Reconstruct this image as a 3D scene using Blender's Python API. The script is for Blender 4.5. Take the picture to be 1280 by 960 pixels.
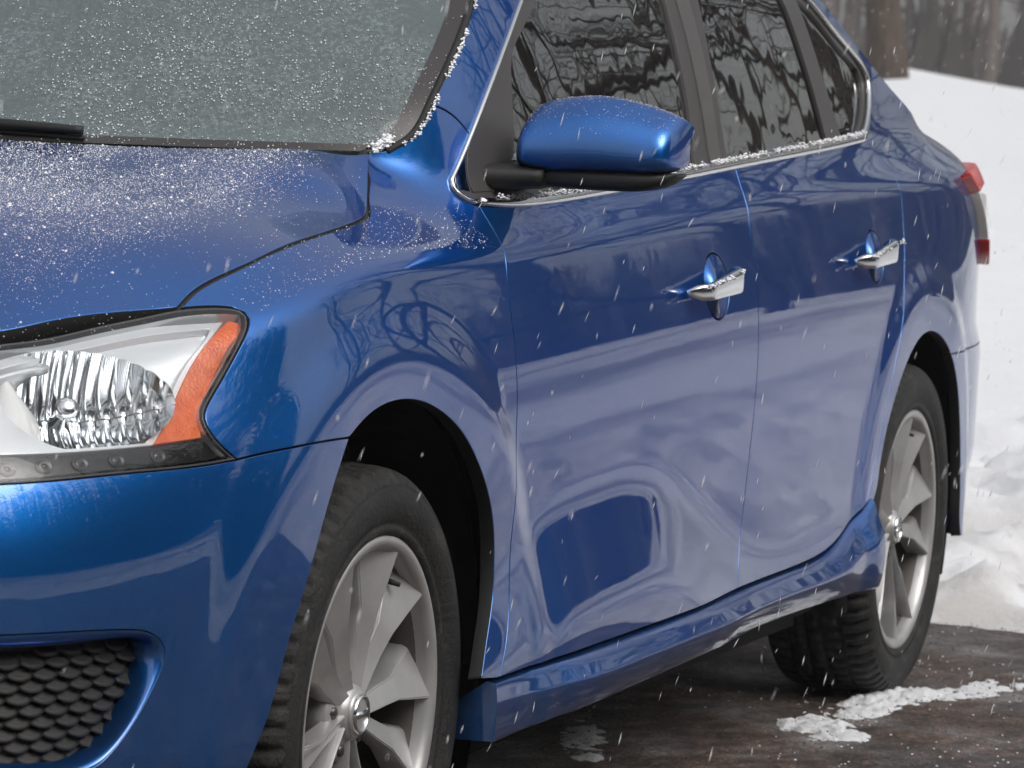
import bpy, math, random
from mathutils import Vector, Matrix
from mathutils.geometry import delaunay_2d_cdt
import numpy as np
for o in list(bpy.data.objects): bpy.data.objects.remove(o)
SC = bpy.context.scene; COL = SC.collection
# ---------------------------------------------------------------- camera
cam = bpy.data.cameras.new('camera'); camo = bpy.data.objects.new('camera', cam); COL.objects.link(camo); SC.camera = camo
CAM_POS = Vector((-4.649, -2.684, 1.119)); yaw, pitch, roll = math.radians(19.709), math.radians(-4.372), math.radians(3.235)
fw = Vector((math.cos(pitch) * math.cos(yaw), math.cos(pitch) * math.sin(yaw), math.sin(pitch)))
rt = Vector((math.sin(yaw), -math.cos(yaw), 0)); up = rt.cross(fw)
r2 = math.cos(roll) * rt + math.sin(roll) * up; u2 = -math.sin(roll) * rt + math.cos(roll) * up
camo.matrix_world = Matrix(((r2.x, u2.x, -fw.x, CAM_POS.x), (r2.y, u2.y, -fw.y, CAM_POS.y), (r2.z, u2.z, -fw.z, CAM_POS.z), (0, 0, 0, 1)))
cam.sensor_width = 36; cam.lens = 36 * 5000 / 1280; cam.clip_start = .1; cam.clip_end = 3000
cam.dof.use_dof = True; cam.dof.focus_distance = 5.3; cam.dof.aperture_fstop = 16
# ---------------------------------------------------------------- sky and light: overcast, snowing
w = bpy.data.worlds.new('World'); SC.world = w; w.use_nodes = True; nt = w.node_tree
sky = nt.nodes.new('ShaderNodeTexSky'); sky.sky_type = 'NISHITA'; sky.sun_disc = False
SUN_EL, SUN_ROT = math.radians(48), math.radians(200)
sky.sun_elevation = SUN_EL; sky.sun_rotation = SUN_ROT; sky.air_density = 1.6; sky.dust_density = 5.0; sky.ozone_density = 1.0
hs = nt.nodes.new('ShaderNodeHueSaturation'); hs.inputs['Saturation'].default_value = .30
bg = nt.nodes['Background']; bg.inputs['Strength'].default_value = .14
nt.links.new(sky.outputs[0], hs.inputs['Color']); nt.links.new(hs.outputs[0], bg.inputs['Color'])
sun = bpy.data.lights.new('sun', 'SUN'); sun.energy = .8; sun.angle = math.radians(40); sun.color = (1, .97, .93)
suno = bpy.data.objects.new('sun', sun); COL.objects.link(suno)
sd = Vector((math.sin(SUN_ROT) * math.cos(SUN_EL), math.cos(SUN_ROT) * math.cos(SUN_EL), math.sin(SUN_EL)))
suno.rotation_euler = sd.to_track_quat('Z', 'Y').to_euler()
SC.view_settings.view_transform = 'Standard'; SC.view_settings.look = 'None'; SC.view_settings.gamma = 1; SC.view_settings.exposure = .28
SC.render.engine = 'CYCLES'; SC.cycles.max_bounces = 6; SC.cycles.diffuse_bounces = 3; SC.cycles.glossy_bounces = 4; SC.cycles.transparent_max_bounces = 10; SC.cycles.caustics_reflective = False; SC.cycles.caustics_refractive = False; SC.cycles.use_adaptive_sampling = True; SC.cycles.adaptive_threshold = .025; SC.cycles.volume_bounces = 0
# ---------------------------------------------------------------- body surface
# x runs rearward from the front axle, y is negative on the driver's side, z up
def nspline(xs, ys):
    xs = np.asarray(xs, float); ys = np.asarray(ys, float); n = len(xs); h = np.diff(xs)
    A = np.eye(n); r = np.zeros(n)
    for i in range(1, n - 1):
        A[i, i-1] = h[i-1]; A[i, i] = 2 * (h[i-1] + h[i]); A[i, i+1] = h[i]
        r[i] = 6 * ((ys[i+1] - ys[i]) / h[i] - (ys[i] - ys[i-1]) / h[i-1])
    m = np.linalg.solve(A, r)
    def f(x):
        x = np.asarray(x, float); xc = np.clip(x, xs[0], xs[-1])
        i = np.clip(np.searchsorted(xs, xc) - 1, 0, n - 2)
        a = xs[i+1] - xc; b = xc - xs[i]; hh = h[i]
        v = (m[i] * a**3 + m[i+1] * b**3) / (6 * hh) + (ys[i] / hh - m[i] * hh / 6) * a + (ys[i+1] / hh - m[i+1] * hh / 6) * b
        return v
    return f
def sst(a, b, x):
    t = np.clip((np.asarray(x, float) - a) / (b - a), 0, 1); return t * t * t * (t * (6 * t - 15) + 10)
def sp(x, k):                                   # smooth ramp
    x = np.asarray(x, float); return k * np.logaddexp(0, x / k)
PLAN = [(-.925, .14), (-.925, 0), (-.922, -.14), (-.905, -.30), (-.868, -.47), (-.80, -.62), (-.70, -.725), (-.57, -.79), (-.42, -.832), (-.2, -.860), (.1, -.871), (.6, -.878),
        (1.2, -.881), (1.9, -.880), (2.5, -.874), (2.9, -.866), (3.2, -.849), (3.42, -.813), (3.56, -.755), (3.64, -.64), (3.678, -.40), (3.69, 0), (3.69, .14)]
_P = np.array(PLAN); _l = np.concatenate([[0], np.cumsum(np.linalg.norm(np.diff(_P, axis=0), axis=1))])
_i0 = 9; _l = _l - _l[10] + .1                  # s equals x at x = 0.1
_px = nspline(_l, _P[:, 0]); _py = nspline(_l, _P[:, 1])
S_FRONT = float(_l[1]); S_REAR = float(_l[-2])
zc_f = nspline([-1.6, -1.0, -.6, -.36, -.15, .08, .3, .6, 1.0, 1.4, 1.85, 2.4, 2.95, 3.4, 4.6], [.66, .69, .755, .805, .853, .882, .886, .886, .901, .923, .944, .957, .966, .968, .96])
zb_f = nspline([-1.6, -.3, .0, .2, .4, .6, 1.0, 1.4, 1.9, 2.4, 2.9, 3.4, 4.6], [.73, .87, .925, .945, .953, .950, .966, .988, 1.011, 1.033, 1.045, 1.03, 1.0])
zr_f = nspline([-1, .0, .42, 1.0, 1.56, 2.5, 3.2, 4.5], [.66, .685, .697, .718, .737, .742, .74, .73])
zf_f = nspline([-1, .2, .45, .8, 1.05, 1.25, 1.5, 2.2, 4], [.36, .42, .505, .548, .540, .480, .395, .37, .36])
tsh_f = nspline([-1.6, -.2, .1, .25, .45, .65, 1.0, 2.2, 2.7, 3.2, 4.6], [2.2, 2.3, 2.3, 2.0, 1.15, .72, .60, .60, .75, 1.0, 1.2])
_zz = np.linspace(-.9, .6, 1501)
_up = .125 * sst(-.17, .10, _zz) + .09 * sst(-.01, .14, _zz) - .015 + .03 * sst(-.15, -.35, _zz)
_cup = np.concatenate([[0], np.cumsum((_up[1:] + _up[:-1]) / 2 * np.diff(_zz))]); _cup -= np.interp(-.12, _zz, _cup)
_fl = .215 * sst(.055, -.055, _zz) - .19 * sst(-.13, -.21, _zz)
_cfl = np.concatenate([[0], np.cumsum((_fl[1:] + _fl[:-1]) / 2 * np.diff(_zz))]); _cfl -= np.interp(.1, _zz, _cfl)
ARCH = [(0.02, .318, .378), (2.715, .318, .368)]  # wheel arch centre x, z, radius of the opening
def inset0(s, z):
    zr = zr_f(s); zc = zc_f(s)
    d = np.interp(z - zr, _zz, _cup) + np.interp(z - zf_f(s), _zz, _cfl) * (.25 + .75 * sst(.30, .62, s))
    q = z - zc; ts = tsh_f(s); q1 = np.maximum(zb_f(s) - zc, .03)
    tg = .20 + .40 * np.clip(z - 1.0, 0, .3) + .25 * sst(1.25, 1.5, z)
    d = d + (ts - .2) * (sp(q, .007) - sp(q - q1, .016)) + (tg - .2) * sp(q - q1, .016)
    d = d + .032 * np.exp(-((s - .315) / .055) ** 2) * sst(.945, 1.01, z)      # pocket beside the cowl
    # nose: bumper face and raked headlamp area
    b = sst(-.12, -.85, s)
    zz = np.asarray(z)
    nz = .06 * sst(.34, .14, zz) + .34 * sp(zz - .575, .022) + .83 * sp(zz - .668, .014)
    d = d * (1 - b) + nz * b
    # tail: bumper bulges below the lamps, boot face leans forward above
    bt = sst(2.95, 3.5, s)
    tz = .10 * sst(.44, .18, zz) + .014 * sst(.60, .70, zz) + .16 * sp(zz - .88, .03) + 2.5 * sp(zz - 1.02, .03)
    d = d * (1 - bt) + tz * bt
    return d
def inset(s, z):
    s = np.asarray(s, float); z = np.asarray(z, float); s, z = np.broadcast_arrays(s, z)
    d = None; S, Z = s, z
    for cx, cz, ra in ARCH:
        dx = s - cx; dz = z - cz; r = np.hypot(dx, dz) + 1e-9
        rc = ra + .058
        re = rc + sp(r - rc, .0065); k = re / r
        near = r < ra + .3
        S = np.where(near, cx + dx * k, S); Z = np.where(near, cz + dz * k, Z)
    d = inset0(S, Z)
    for cx, cz, ra in ARCH:
        r = np.hypot(s - cx, z - cz); rc = ra + .058
        d = d - .010 * sst(rc + .10, rc, r)
    return d
def side(s, z):
    s = np.asarray(s, float); z = np.asarray(z, float); s, z = np.broadcast_arrays(s, z)
    e = 1e-4; tx = (_px(s + e) - _px(s - e)); ty = (_py(s + e) - _py(s - e)); l = np.hypot(tx, ty)
    nx, ny = ty / l, -tx / l                    # outward normal in plan
    d = inset(s, z)
    return np.stack([_px(s) - nx * d, _py(s) - ny * d, z], -1)
def side_n(s, z):
    e = 4e-4
    a = side(np.asarray(s) + e, z) - side(np.asarray(s) - e, z); b = side(s, np.asarray(z) + e) - side(s, np.asarray(z) - e)
    n = np.cross(a, b); return n / np.linalg.norm(n, axis=-1, keepdims=True)
# hood: height over (x, |y|)
hood_z0 = nspline([-.95, -.8, -.65, -.45, -.2, .05, .25, .5], [.66, .765, .845, .912, .962, 1.0, 1.022, 1.045])
hood_zc = nspline([-.8, -.6, -.44, -.2, .06, .13, .2, .27, .37, .5], [.69, .790, .853, .917, .964, .982, .999, 1.012, 1.024, 1.045])
HOODSEAM = [(-.3835, .8269), (-.3325, .8481), (-.2446, .8727), (-.1536, .8926), (-.0224, .9102), (.0738, .9197), (.145, .9275), (.1867, .9376), (.2571, .974), (.32, 1.0094)]
_sm = side(np.array(HOODSEAM)[:, 0], np.array(HOODSEAM)[:, 1])
_sx = np.concatenate([[-.6, -.48], _sm[:, 0]]); ys_f = nspline(_sx, np.concatenate([[-_sm[0, 1]] * 2, -_sm[:, 1]]))
seamz_f = nspline(_sx, np.concatenate([[.735, .785], _sm[:, 2]]))
def hood(x, y):
    x = np.asarray(x, float); y = np.abs(np.asarray(y, float)); x, y = np.broadcast_arrays(x, y)
    z0 = hood_z0(x); zc = hood_zc(x); ys = ys_f(np.clip(x, -.6, .42)); wb = .125 - .045 * sst(.05, .22, x); yc = ys - wb
    A = lambda t: z0 - (z0 - zc) * (t / .61) ** 2
    B = (A(ys) - seamz_f(x)) / wb
    z = A(y) - B * sp(y - yc, .014)
    return np.stack([x, -y, z], -1)
def hood_n(x, y):
    e = 1e-3; x = np.asarray(x, float); y = np.asarray(y, float); sg = np.where(y > 0, 1., -1.)
    f = lambda a, b: hood(a, b)[..., 2]
    n = np.stack([-(f(x + e, y) - f(x - e, y)) / (2 * e), -(f(x, y + e) - f(x, y - e)) / (2 * e), np.ones_like(x + y)], -1)
    return n / np.linalg.norm(n, axis=-1, keepdims=True)
def hood_p(x, y):
    P = hood(x, y); P[..., 1] = np.broadcast_to(y, P[..., 1].shape); return P
# ---------------------------------------------------------------- materials
def newmat(name):
    m = bpy.data.materials.new(name); m.use_nodes = True; t = m.node_tree; b = t.nodes['Principled BSDF']; return m, t, b
def pm(name, col, rough=.5, metal=0., **k):
    m, t, b = newmat(name); b.inputs['Base Color'].default_value = (*col, 1); b.inputs['Roughness'].default_value = rough; b.inputs['Metallic'].default_value = metal
    for kk, v in k.items(): b.inputs[kk.replace('_', ' ')].default_value = v
    return m
def N(t, typ, **k):
    n = t.nodes.new(typ)
    for a, v in k.items():
        if a.startswith('i_'): n.inputs[a[2:].replace('_', ' ')].default_value = v
        else: setattr(n, a, v)
    return n
def noise(t, scale, detail=4, rough=.5, vec=None):
    n = N(t, 'ShaderNodeTexNoise'); n.inputs['Scale'].default_value = scale; n.inputs['Detail'].default_value = detail; n.inputs['Roughness'].default_value = rough
    if vec is not None: t.links.new(vec, n.inputs['Vector'])
    return n.outputs['Fac']
def ramp(t, fac, stops):
    r = N(t, 'ShaderNodeValToRGB'); e = r.color_ramp.elements
    while len(e) < len(stops): e.new(.5)
    for q, (p, c) in zip(e, stops): q.position = p; q.color = (*c, 1) if len(c) == 3 else c
    t.links.new(fac, r.inputs['Fac']); return r.outputs['Color']
def bump(t, b, h, strength=.3, dist=.01):
    n = N(t, 'ShaderNodeBump'); n.inputs['Strength'].default_value = strength; n.inputs['Distance'].default_value = dist
    t.links.new(h, n.inputs['Height']); t.links.new(n.outputs[0], b.inputs['Normal']); return n
def pos(t): return N(t, 'ShaderNodeNewGeometry').outputs['Position']
def make_paint():
    m, t, b = newmat('blue_metallic_paint'); P = pos(t)
    b.inputs['Metallic'].default_value = .9; b.inputs['Roughness'].default_value = .36; b.inputs['Specular Tint'].default_value = (.05, .20, .30, 1)
    b.inputs['Coat Weight'].default_value = 1; b.inputs['Coat IOR'].default_value = 1.72
    # road film: thin, patchy, thicker low on the body
    sx = N(t, 'ShaderNodeSeparateXYZ'); t.links.new(P, sx.inputs[0])
    mr = N(t, 'ShaderNodeMapRange', interpolation_type='SMOOTHSTEP'); mr.inputs['From Min'].default_value = .62; mr.inputs['From Max'].default_value = .22; t.links.new(sx.outputs['Z'], mr.inputs['Value'])
    f1 = ramp(t, noise(t, 6, 8, .68, P), [(.38, (.10,) * 3), (.68, (1,) * 3)]); mu = N(t, 'ShaderNodeMath', operation='MULTIPLY'); t.links.new(f1, mu.inputs[0]); t.links.new(mr.outputs[0], mu.inputs[1])
    ml = N(t, 'ShaderNodeMath', operation='MULTIPLY'); t.links.new(mu.outputs[0], ml.inputs[0]); ml.inputs[1].default_value = .22
    fl = noise(t, 900, 2, .5, P); c = ramp(t, fl, [(.3, (.002, .088, .345)), (.7, (.004, .155, .53))])
    mx = N(t, 'ShaderNodeMix', data_type='RGBA'); t.links.new(ml.outputs[0], mx.inputs['Factor']); t.links.new(c, mx.inputs['A']); mx.inputs['B'].default_value = (.20, .19, .18, 1); t.links.new(mx.outputs['Result'], b.inputs['Base Color'])
    cr = N(t, 'ShaderNodeMath', operation='MULTIPLY_ADD'); t.links.new(f1, cr.inputs[0]); cr.inputs[1].default_value = .035; cr.inputs[2].default_value = .008; t.links.new(cr.outputs[0], b.inputs['Coat Roughness'])
    n = N(t, 'ShaderNodeBump'); n.inputs['Strength'].default_value = .012; n.inputs['Distance'].default_value = .01
    t.links.new(noise(t, 12, 2, .5, P), n.inputs['Height']); t.links.new(n.outputs[0], b.inputs['Coat Normal'])
    return m
PAINT = make_paint()
def make_glass(name, tint, wav=.02, frost=0., ior=1.5, wscale=9):
    m, t, b = newmat(name); t.nodes.remove(b); out = t.nodes['Material Output']; P = pos(t)
    tr = N(t, 'ShaderNodeBsdfTransparent'); tr.inputs['Color'].default_value = (*tint, 1)
    gl = N(t, 'ShaderNodeBsdfGlossy'); gl.inputs['Roughness'].default_value = .015; gl.inputs['Color'].default_value = (1, 1, 1, 1)
    fr = N(t, 'ShaderNodeFresnel'); fr.inputs['IOR'].default_value = ior
    bp = N(t, 'ShaderNodeBump'); bp.inputs['Strength'].default_value = wav; bp.inputs['Distance'].default_value = .05
    t.links.new(noise(t, wscale, 2, .5, P), bp.inputs['Height'])
    t.links.new(bp.outputs[0], gl.inputs['Normal']); t.links.new(bp.outputs[0], fr.inputs['Normal'])
    mx = N(t, 'ShaderNodeMixShader'); t.links.new(fr.outputs[0], mx.inputs[0]); t.links.new(tr.outputs[0], mx.inputs[1]); t.links.new(gl.outputs[0], mx.inputs[2])
    last = mx.outputs[0]
    if frost > 0:                               # melting drops and fine frost on the pane
        df = N(t, 'ShaderNodeBsdfDiffuse'); df.inputs['Color'].default_value = (.47, .57, .585, 1)
        f1 = ramp(t, noise(t, 150, 5, .75, P), [(.46, (0,) * 3), (.74, (1,) * 3)]); f2 = ramp(t, noise(t, 6, 5, .65, P), [(.35, (.12,) * 3), (.66, (1,) * 3)])
        mu = N(t, 'ShaderNodeMath', operation='MULTIPLY'); t.links.new(f1, mu.inputs[0]); t.links.new(f2, mu.inputs[1])
        ma = N(t, 'ShaderNodeMath', operation='MULTIPLY_ADD'); t.links.new(mu.outputs[0], ma.inputs[0]); ma.inputs[1].default_value = frost; ma.inputs[2].default_value = .19
        m2 = N(t, 'ShaderNodeMixShader'); t.links.new(ma.outputs[0], m2.inputs[0]); t.links.new(last, m2.inputs[1]); t.links.new(df.outputs[0], m2.inputs[2]); last = m2.outputs[0]
    t.links.new(last, out.inputs['Surface']); return m
M = dict(
    glass=make_glass('side_window_glass', (.09, .095, .095), .022, 0, 2.4, 6), rearglass=make_glass('rear_window_glass', (.78, .84, .83), .010, 0, 1.5, 5), screen=make_glass('windscreen_glass', (.58, .78, .76), .02, .40),
    lens=make_glass('clear_lens', (.93, .95, .96), .015, 0, 1.45), black=pm('black_plastic', (.007, .007, .0075), .6), trimblack=pm('satin_black_frame', (.055, .052, .052), .42),
    piano=pm('gloss_black_pillar', (.075, .070, .070), .30), chrome=pm('chrome_trim', (.72, .73, .74), .13, 1.), barrel=pm('shaded_barrel', (.13, .118, .108), .5, .5), lug=pm('recess_shade_lug_nut', (.10, .095, .09), .4, .8), rubber=pm('rubber_and_gap_shade', (.010, .010, .010), .7), lampseal=pm('lamp_edge', (.05, .05, .052), .35),
    white=pm('lamp_bezel', (.80, .81, .83), .28, .35), mirrorglass=pm('mirror_glass', (.8, .82, .83), .02, 1.), reflector=pm('chrome_reflector', (.84, .86, .88), .10, 1.),
    dark=pm('underbody_black', (.006, .006, .007), .85), frit=pm('windscreen_border', (.036, .032, .032), .35), seat=pm('seat_cloth', (.035, .036, .040), .85), dash=pm('dashboard_plastic', (.03, .031, .033), .7),
    trim=pm('grey_cabin_trim', (.16, .17, .17), .8), brake=pm('rusty_brake_disc', (.10, .055, .035), .55, .6), redlens=pm('red_lamp_lens', (.72, .010, .018), .2, 0, Coat_Weight=.4), clearlens=pm('clear_lamp_lens', (.88, .87, .86), .2, 0., Coat_Weight=.5),
    led=pm('led_unit', (.045, .045, .048), .25, .3), liner=pm('wheel_arch_liner', (.010, .010, .010), .9))
def make_amber():
    m, t, b = newmat('amber_reflector'); P = pos(t); b.inputs['Roughness'].default_value = .25; b.inputs['Coat Weight'].default_value = .6
    t.links.new(ramp(t, noise(t, 60, 3, .5, P), [(.3, (.74, .115, .025)), (.7, (.92, .19, .045))]), b.inputs['Base Color'])
    vo = N(t, 'ShaderNodeTexVoronoi'); vo.inputs['Scale'].default_value = 260; t.links.new(P, vo.inputs['Vector']); bump(t, b, vo.outputs['Distance'], .25, .002); return m
M['amber'] = make_amber()
def make_rim():
    m, t, b = newmat('silver_alloy'); P = pos(t); b.inputs['Metallic'].default_value = .6; b.inputs['Roughness'].default_value = .42; b.inputs['Coat Weight'].default_value = .2
    t.links.new(ramp(t, noise(t, 14, 5, .6, P), [(.3, (.37, .37, .37)), (.7, (.49, .49, .49))]), b.inputs['Base Color']); return m
M['rim'] = make_rim()
def make_tyre():
    m, t, b = newmat('tyre_rubber'); P = pos(t); b.inputs['Roughness'].default_value = .62
    t.links.new(ramp(t, noise(t, 22, 6, .65, P), [(.3, (.005, .005, .005)), (.55, (.011, .0108, .0105)), (.76, (.065, .060, .056))]), b.inputs['Base Color'])
    bump(t, b, noise(t, 130, 5, .7, P), .7, .006); return m
M['tyre'] = make_tyre()
def make_snow(name, col=(.70, .71, .735), dirt=0., bs=.5):
    m, t, b = newmat(name); P = pos(t); b.inputs['Roughness'].default_value = .85; b.inputs['Specular IOR Level'].default_value = .2
    n1 = noise(t, 1.3, 6, .6, P)
    d = tuple(c * (1 - dirt) + dd * dirt for c, dd in zip(col, (.33, .29, .25)))
    t.links.new(ramp(t, n1, [(.38, d), (.58, col)]), b.inputs['Base Color'])
    bump(t, b, noise(t, 35, 8, .7, P), bs, .03); return m
M['snow'] = make_snow('snow'); M['grain'] = pm('snow_grain', (.88, .89, .92), .8)
def make_groundsnow():
    m, t, b = newmat('snow_ground'); P = pos(t); b.inputs['Roughness'].default_value = .85; b.inputs['Specular IOR Level'].default_value = .2
    sx = N(t, 'ShaderNodeSeparateXYZ'); t.links.new(P, sx.inputs[0])
    # ploughed edge is mixed with grit, which thins out up the slope
    mr = N(t, 'ShaderNodeMapRange'); mr.inputs['From Min'].default_value = 3.4; mr.inputs['From Max'].default_value = 7.5; mr.inputs['To Min'].default_value = .65; mr.inputs['To Max'].default_value = .05
    t.links.new(sx.outputs['X'], mr.inputs['Value'])
    n1 = ramp(t, noise(t, 3.2, 7, .65, P), [(.42, (1,) * 3), (.60, (0,) * 3)])
    yr = N(t, 'ShaderNodeMapRange'); yr.inputs['From Min'].default_value = -1.8; yr.inputs['From Max'].default_value = -3.2; t.links.new(sx.outputs['Y'], yr.inputs['Value'])
    mp = N(t, 'ShaderNodeMapping'); mp.inputs['Scale'].default_value = (.07, .42, 1); t.links.new(P, mp.inputs[0]); lf = ramp(t, noise(t, 1.0, 5, .6, mp.outputs[0]), [(.47, (0,) * 3), (.62, (.60,) * 3)])
    lm_ = N(t, 'ShaderNodeMath', operation='MULTIPLY'); t.links.new(lf, lm_.inputs[0]); t.links.new(yr.outputs[0], lm_.inputs[1])
    mu = N(t, 'ShaderNodeMath', operation='MULTIPLY'); t.links.new(n1, mu.inputs[0]); t.links.new(mr.outputs[0], mu.inputs[1])
    mx = N(t, 'ShaderNodeMix', data_type='RGBA'); mx.inputs['A'].default_value = (.72, .73, .755, 1); mx.inputs['B'].default_value = (.47, .44, .41, 1)
    t.links.new(mu.outputs[0], mx.inputs['Factor'])
    m3 = N(t, 'ShaderNodeMix', data_type='RGBA'); t.links.new(lm_.outputs[0], m3.inputs['Factor']); t.links.new(mx.outputs['Result'], m3.inputs['A']); m3.inputs['B'].default_value = (.10, .082, .068, 1); t.links.new(m3.outputs['Result'], b.inputs['Base Color'])
    bump(t, b, noise(t, 14, 9, .7, P), .40, .05); return m
M['snowground'] = make_groundsnow(); M['strip'] = pm('lamp_strip', (.016, .016, .017), .25)
def make_asphalt():
    m, t, b = newmat('wet_gritty_asphalt'); P = pos(t)
    n1 = noise(t, 2.2, 7, .62, P); c1 = ramp(t, n1, [(.30, (.042, .036, .033)), (.50, (.105, .073, .058)), (.68, (.165, .112, .088))])
    n2 = noise(t, 95, 4, .7, P); na = N(t, 'ShaderNodeMath', operation='ADD'); t.links.new(n2, na.inputs[0]); t.links.new(noise(t, 17, 6, .7, P), na.inputs[1]); nh = N(t, 'ShaderNodeMath', operation='MULTIPLY'); t.links.new(na.outputs[0], nh.inputs[0]); nh.inputs[1].default_value = .5; c2 = ramp(t, nh.outputs[0], [(.38, (.18,) * 3), (.52, (.80,) * 3), (.64, (2.8, 2.3, 2.1))])
    mx = N(t, 'ShaderNodeMix', data_type='RGBA', blend_type='MULTIPLY'); mx.inputs['Factor'].default_value = 1; t.links.new(c1, mx.inputs['A']); t.links.new(c2, mx.inputs['B'])
    # thin slush, half melted
    n3 = noise(t, 4.2, 9, .74, P); f3 = ramp(t, n3, [(.47, (0,) * 3), (.57, (.28,) * 3), (.66, (.9,) * 3)])
    m2 = N(t, 'ShaderNodeMix', data_type='RGBA'); t.links.new(f3, m2.inputs['Factor']); t.links.new(mx.outputs['Result'], m2.inputs['A']); m2.inputs['B'].default_value = (.36, .345, .34, 1)
    t.links.new(m2.outputs['Result'], b.inputs['Base Color'])
    t.links.new(ramp(t, n1, [(.3, (.30,) * 3), (.6, (.75,) * 3)]), b.inputs['Roughness']); bump(t, b, n2, 1.0, .02); return m
M['asphalt'] = make_asphalt()
def make_bark(name, a, c):
    m, t, b = newmat(name); tc = N(t, 'ShaderNodeTexCoord'); mp = N(t, 'ShaderNodeMapping'); mp.inputs['Scale'].default_value = (9, 9, 1.6); t.links.new(tc.outputs['Object'], mp.inputs[0])
    n = noise(t, 3, 7, .65, mp.outputs[0]); t.links.new(ramp(t, n, [(.3, a), (.7, c)]), b.inputs['Base Color']); b.inputs['Roughness'].default_value = .9; bump(t, b, n, .6, .05); return m
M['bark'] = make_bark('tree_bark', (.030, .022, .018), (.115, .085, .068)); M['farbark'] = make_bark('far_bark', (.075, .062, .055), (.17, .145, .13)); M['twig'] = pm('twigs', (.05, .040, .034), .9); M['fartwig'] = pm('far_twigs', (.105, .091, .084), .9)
M['grit'] = pm('grit', (.12, .10, .085), .8)
# ---------------------------------------------------------------- mesh helpers
def obj(name, V, F, mat, parent=None, smooth=True, normals=None, nn=None):
    me = bpy.data.meshes.new(name); me.from_pydata([tuple(map(float, v)) for v in V], [], [tuple(map(int, f)) for f in F]); me.update()
    me.materials.append(mat)
    if smooth: me.polygons.foreach_set('use_smooth', [True] * len(me.polygons))
    if normals is not None: me.normals_split_custom_set_from_vertices([tuple(map(float, n)) for n in normals])
    o = bpy.data.objects.new(name, me); COL.objects.link(o)
    if parent is not None: o.parent = parent
    return o
def bigobj(name, V, F, mat, parent=None, smooth=False):
    V = np.asarray(V, np.float32); F = np.asarray(F, np.int32); k = F.shape[1]
    me = bpy.data.meshes.new(name); me.vertices.add(len(V)); me.vertices.foreach_set('co', V.ravel())
    me.loops.add(F.size); me.loops.foreach_set('vertex_index', F.ravel()); me.polygons.add(len(F)); me.polygons.foreach_set('loop_start', np.arange(0, F.size, k, dtype=np.int32))
    me.polygons.foreach_set('use_smooth', np.full(len(F), smooth)); me.update(calc_edges=True); me.validate(); me.materials.append(mat)
    o = bpy.data.objects.new(name, me); COL.objects.link(o)
    if parent is not None: o.parent = parent
    return o
def empty(name, loc=(0, 0, 0)):
    o = bpy.data.objects.new(name, None); COL.objects.link(o); o.location = loc; return o
def tag(o, label=None, cat=None, group=None, kind=None):
    for k, v in (('label', label), ('category', cat), ('group', group), ('kind', kind)):
        if v: o[k] = v
    return o
def copy_tree(o, parent=None):
    c = o.copy(); COL.objects.link(c); c.parent = parent
    for ch in list(o.children): copy_tree(ch, c)
    return c
def curve(pts, step=.008):
    """(a, b) points, a third value of 1 marks a corner; smooth in between; open polyline"""
    P = np.array([p[:2] for p in pts], float); cor = [0] + [i for i, p in enumerate(pts) if len(p) > 2 and 0 < i < len(pts) - 1] + [len(pts) - 1]
    out = []
    for a, b in zip(cor[:-1], cor[1:]):
        Q = P[a:b + 1]
        if len(Q) == 2: Q = np.array([Q[0], Q.mean(0), Q[1]])
        l = np.concatenate([[0], np.cumsum(np.sqrt(np.linalg.norm(np.diff(Q, axis=0), axis=1)))])
        fx, fy = nspline(l, Q[:, 0]), nspline(l, Q[:, 1])
        n = max(2, int(np.linalg.norm(np.diff(Q, axis=0), axis=1).sum() / step)); t = np.linspace(0, l[-1], n * 6 + 1)
        R = np.stack([fx(t), fy(t)], 1); ll = np.concatenate([[0], np.cumsum(np.linalg.norm(np.diff(R, axis=0), axis=1))])
        u = np.linspace(0, ll[-1], n + 1); R = np.stack([np.interp(u, ll, R[:, 0]), np.interp(u, ll, R[:, 1])], 1)
        out.append(R[:-1] if b != cor[-1] else R)
    return np.concatenate(out)
def loop(pts, step=.008):
    C = curve(list(pts) + [pts[0][:2]], step)[:-1]
    a = np.sum(C[:, 0] * np.roll(C[:, 1], -1) - np.roll(C[:, 0], -1) * C[:, 1])
    return C if a > 0 else C[::-1].copy()
def shrink(C, g):
    a = C - np.roll(C, 1, 0); b = np.roll(C, -1, 0) - C
    a /= np.linalg.norm(a, axis=1, keepdims=True) + 1e-12; b /= np.linalg.norm(b, axis=1, keepdims=True) + 1e-12
    na = np.stack([-a[:, 1], a[:, 0]], 1); nb = np.stack([-b[:, 1], b[:, 0]], 1); n = na + nb
    n /= np.maximum(np.linalg.norm(n, axis=1, keepdims=True), .3); k = np.clip(np.sum(n * na, 1, keepdims=True), .5, 1)
    return C + n * g / k
def inside(C, P):
    x, y = P[:, 0], P[:, 1]; r = np.zeros(len(P), bool); x1, y1 = C[:, 0], C[:, 1]; x2, y2 = np.roll(x1, -1), np.roll(y1, -1)
    for i in range(len(C)):
        if y1[i] == y2[i]: continue
        c = ((y1[i] > y) != (y2[i] > y)); xx = (x2[i] - x1[i]) * (y - y1[i]) / (y2[i] - y1[i]) + x1[i]; r ^= c & (x < xx)
    return r
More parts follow.
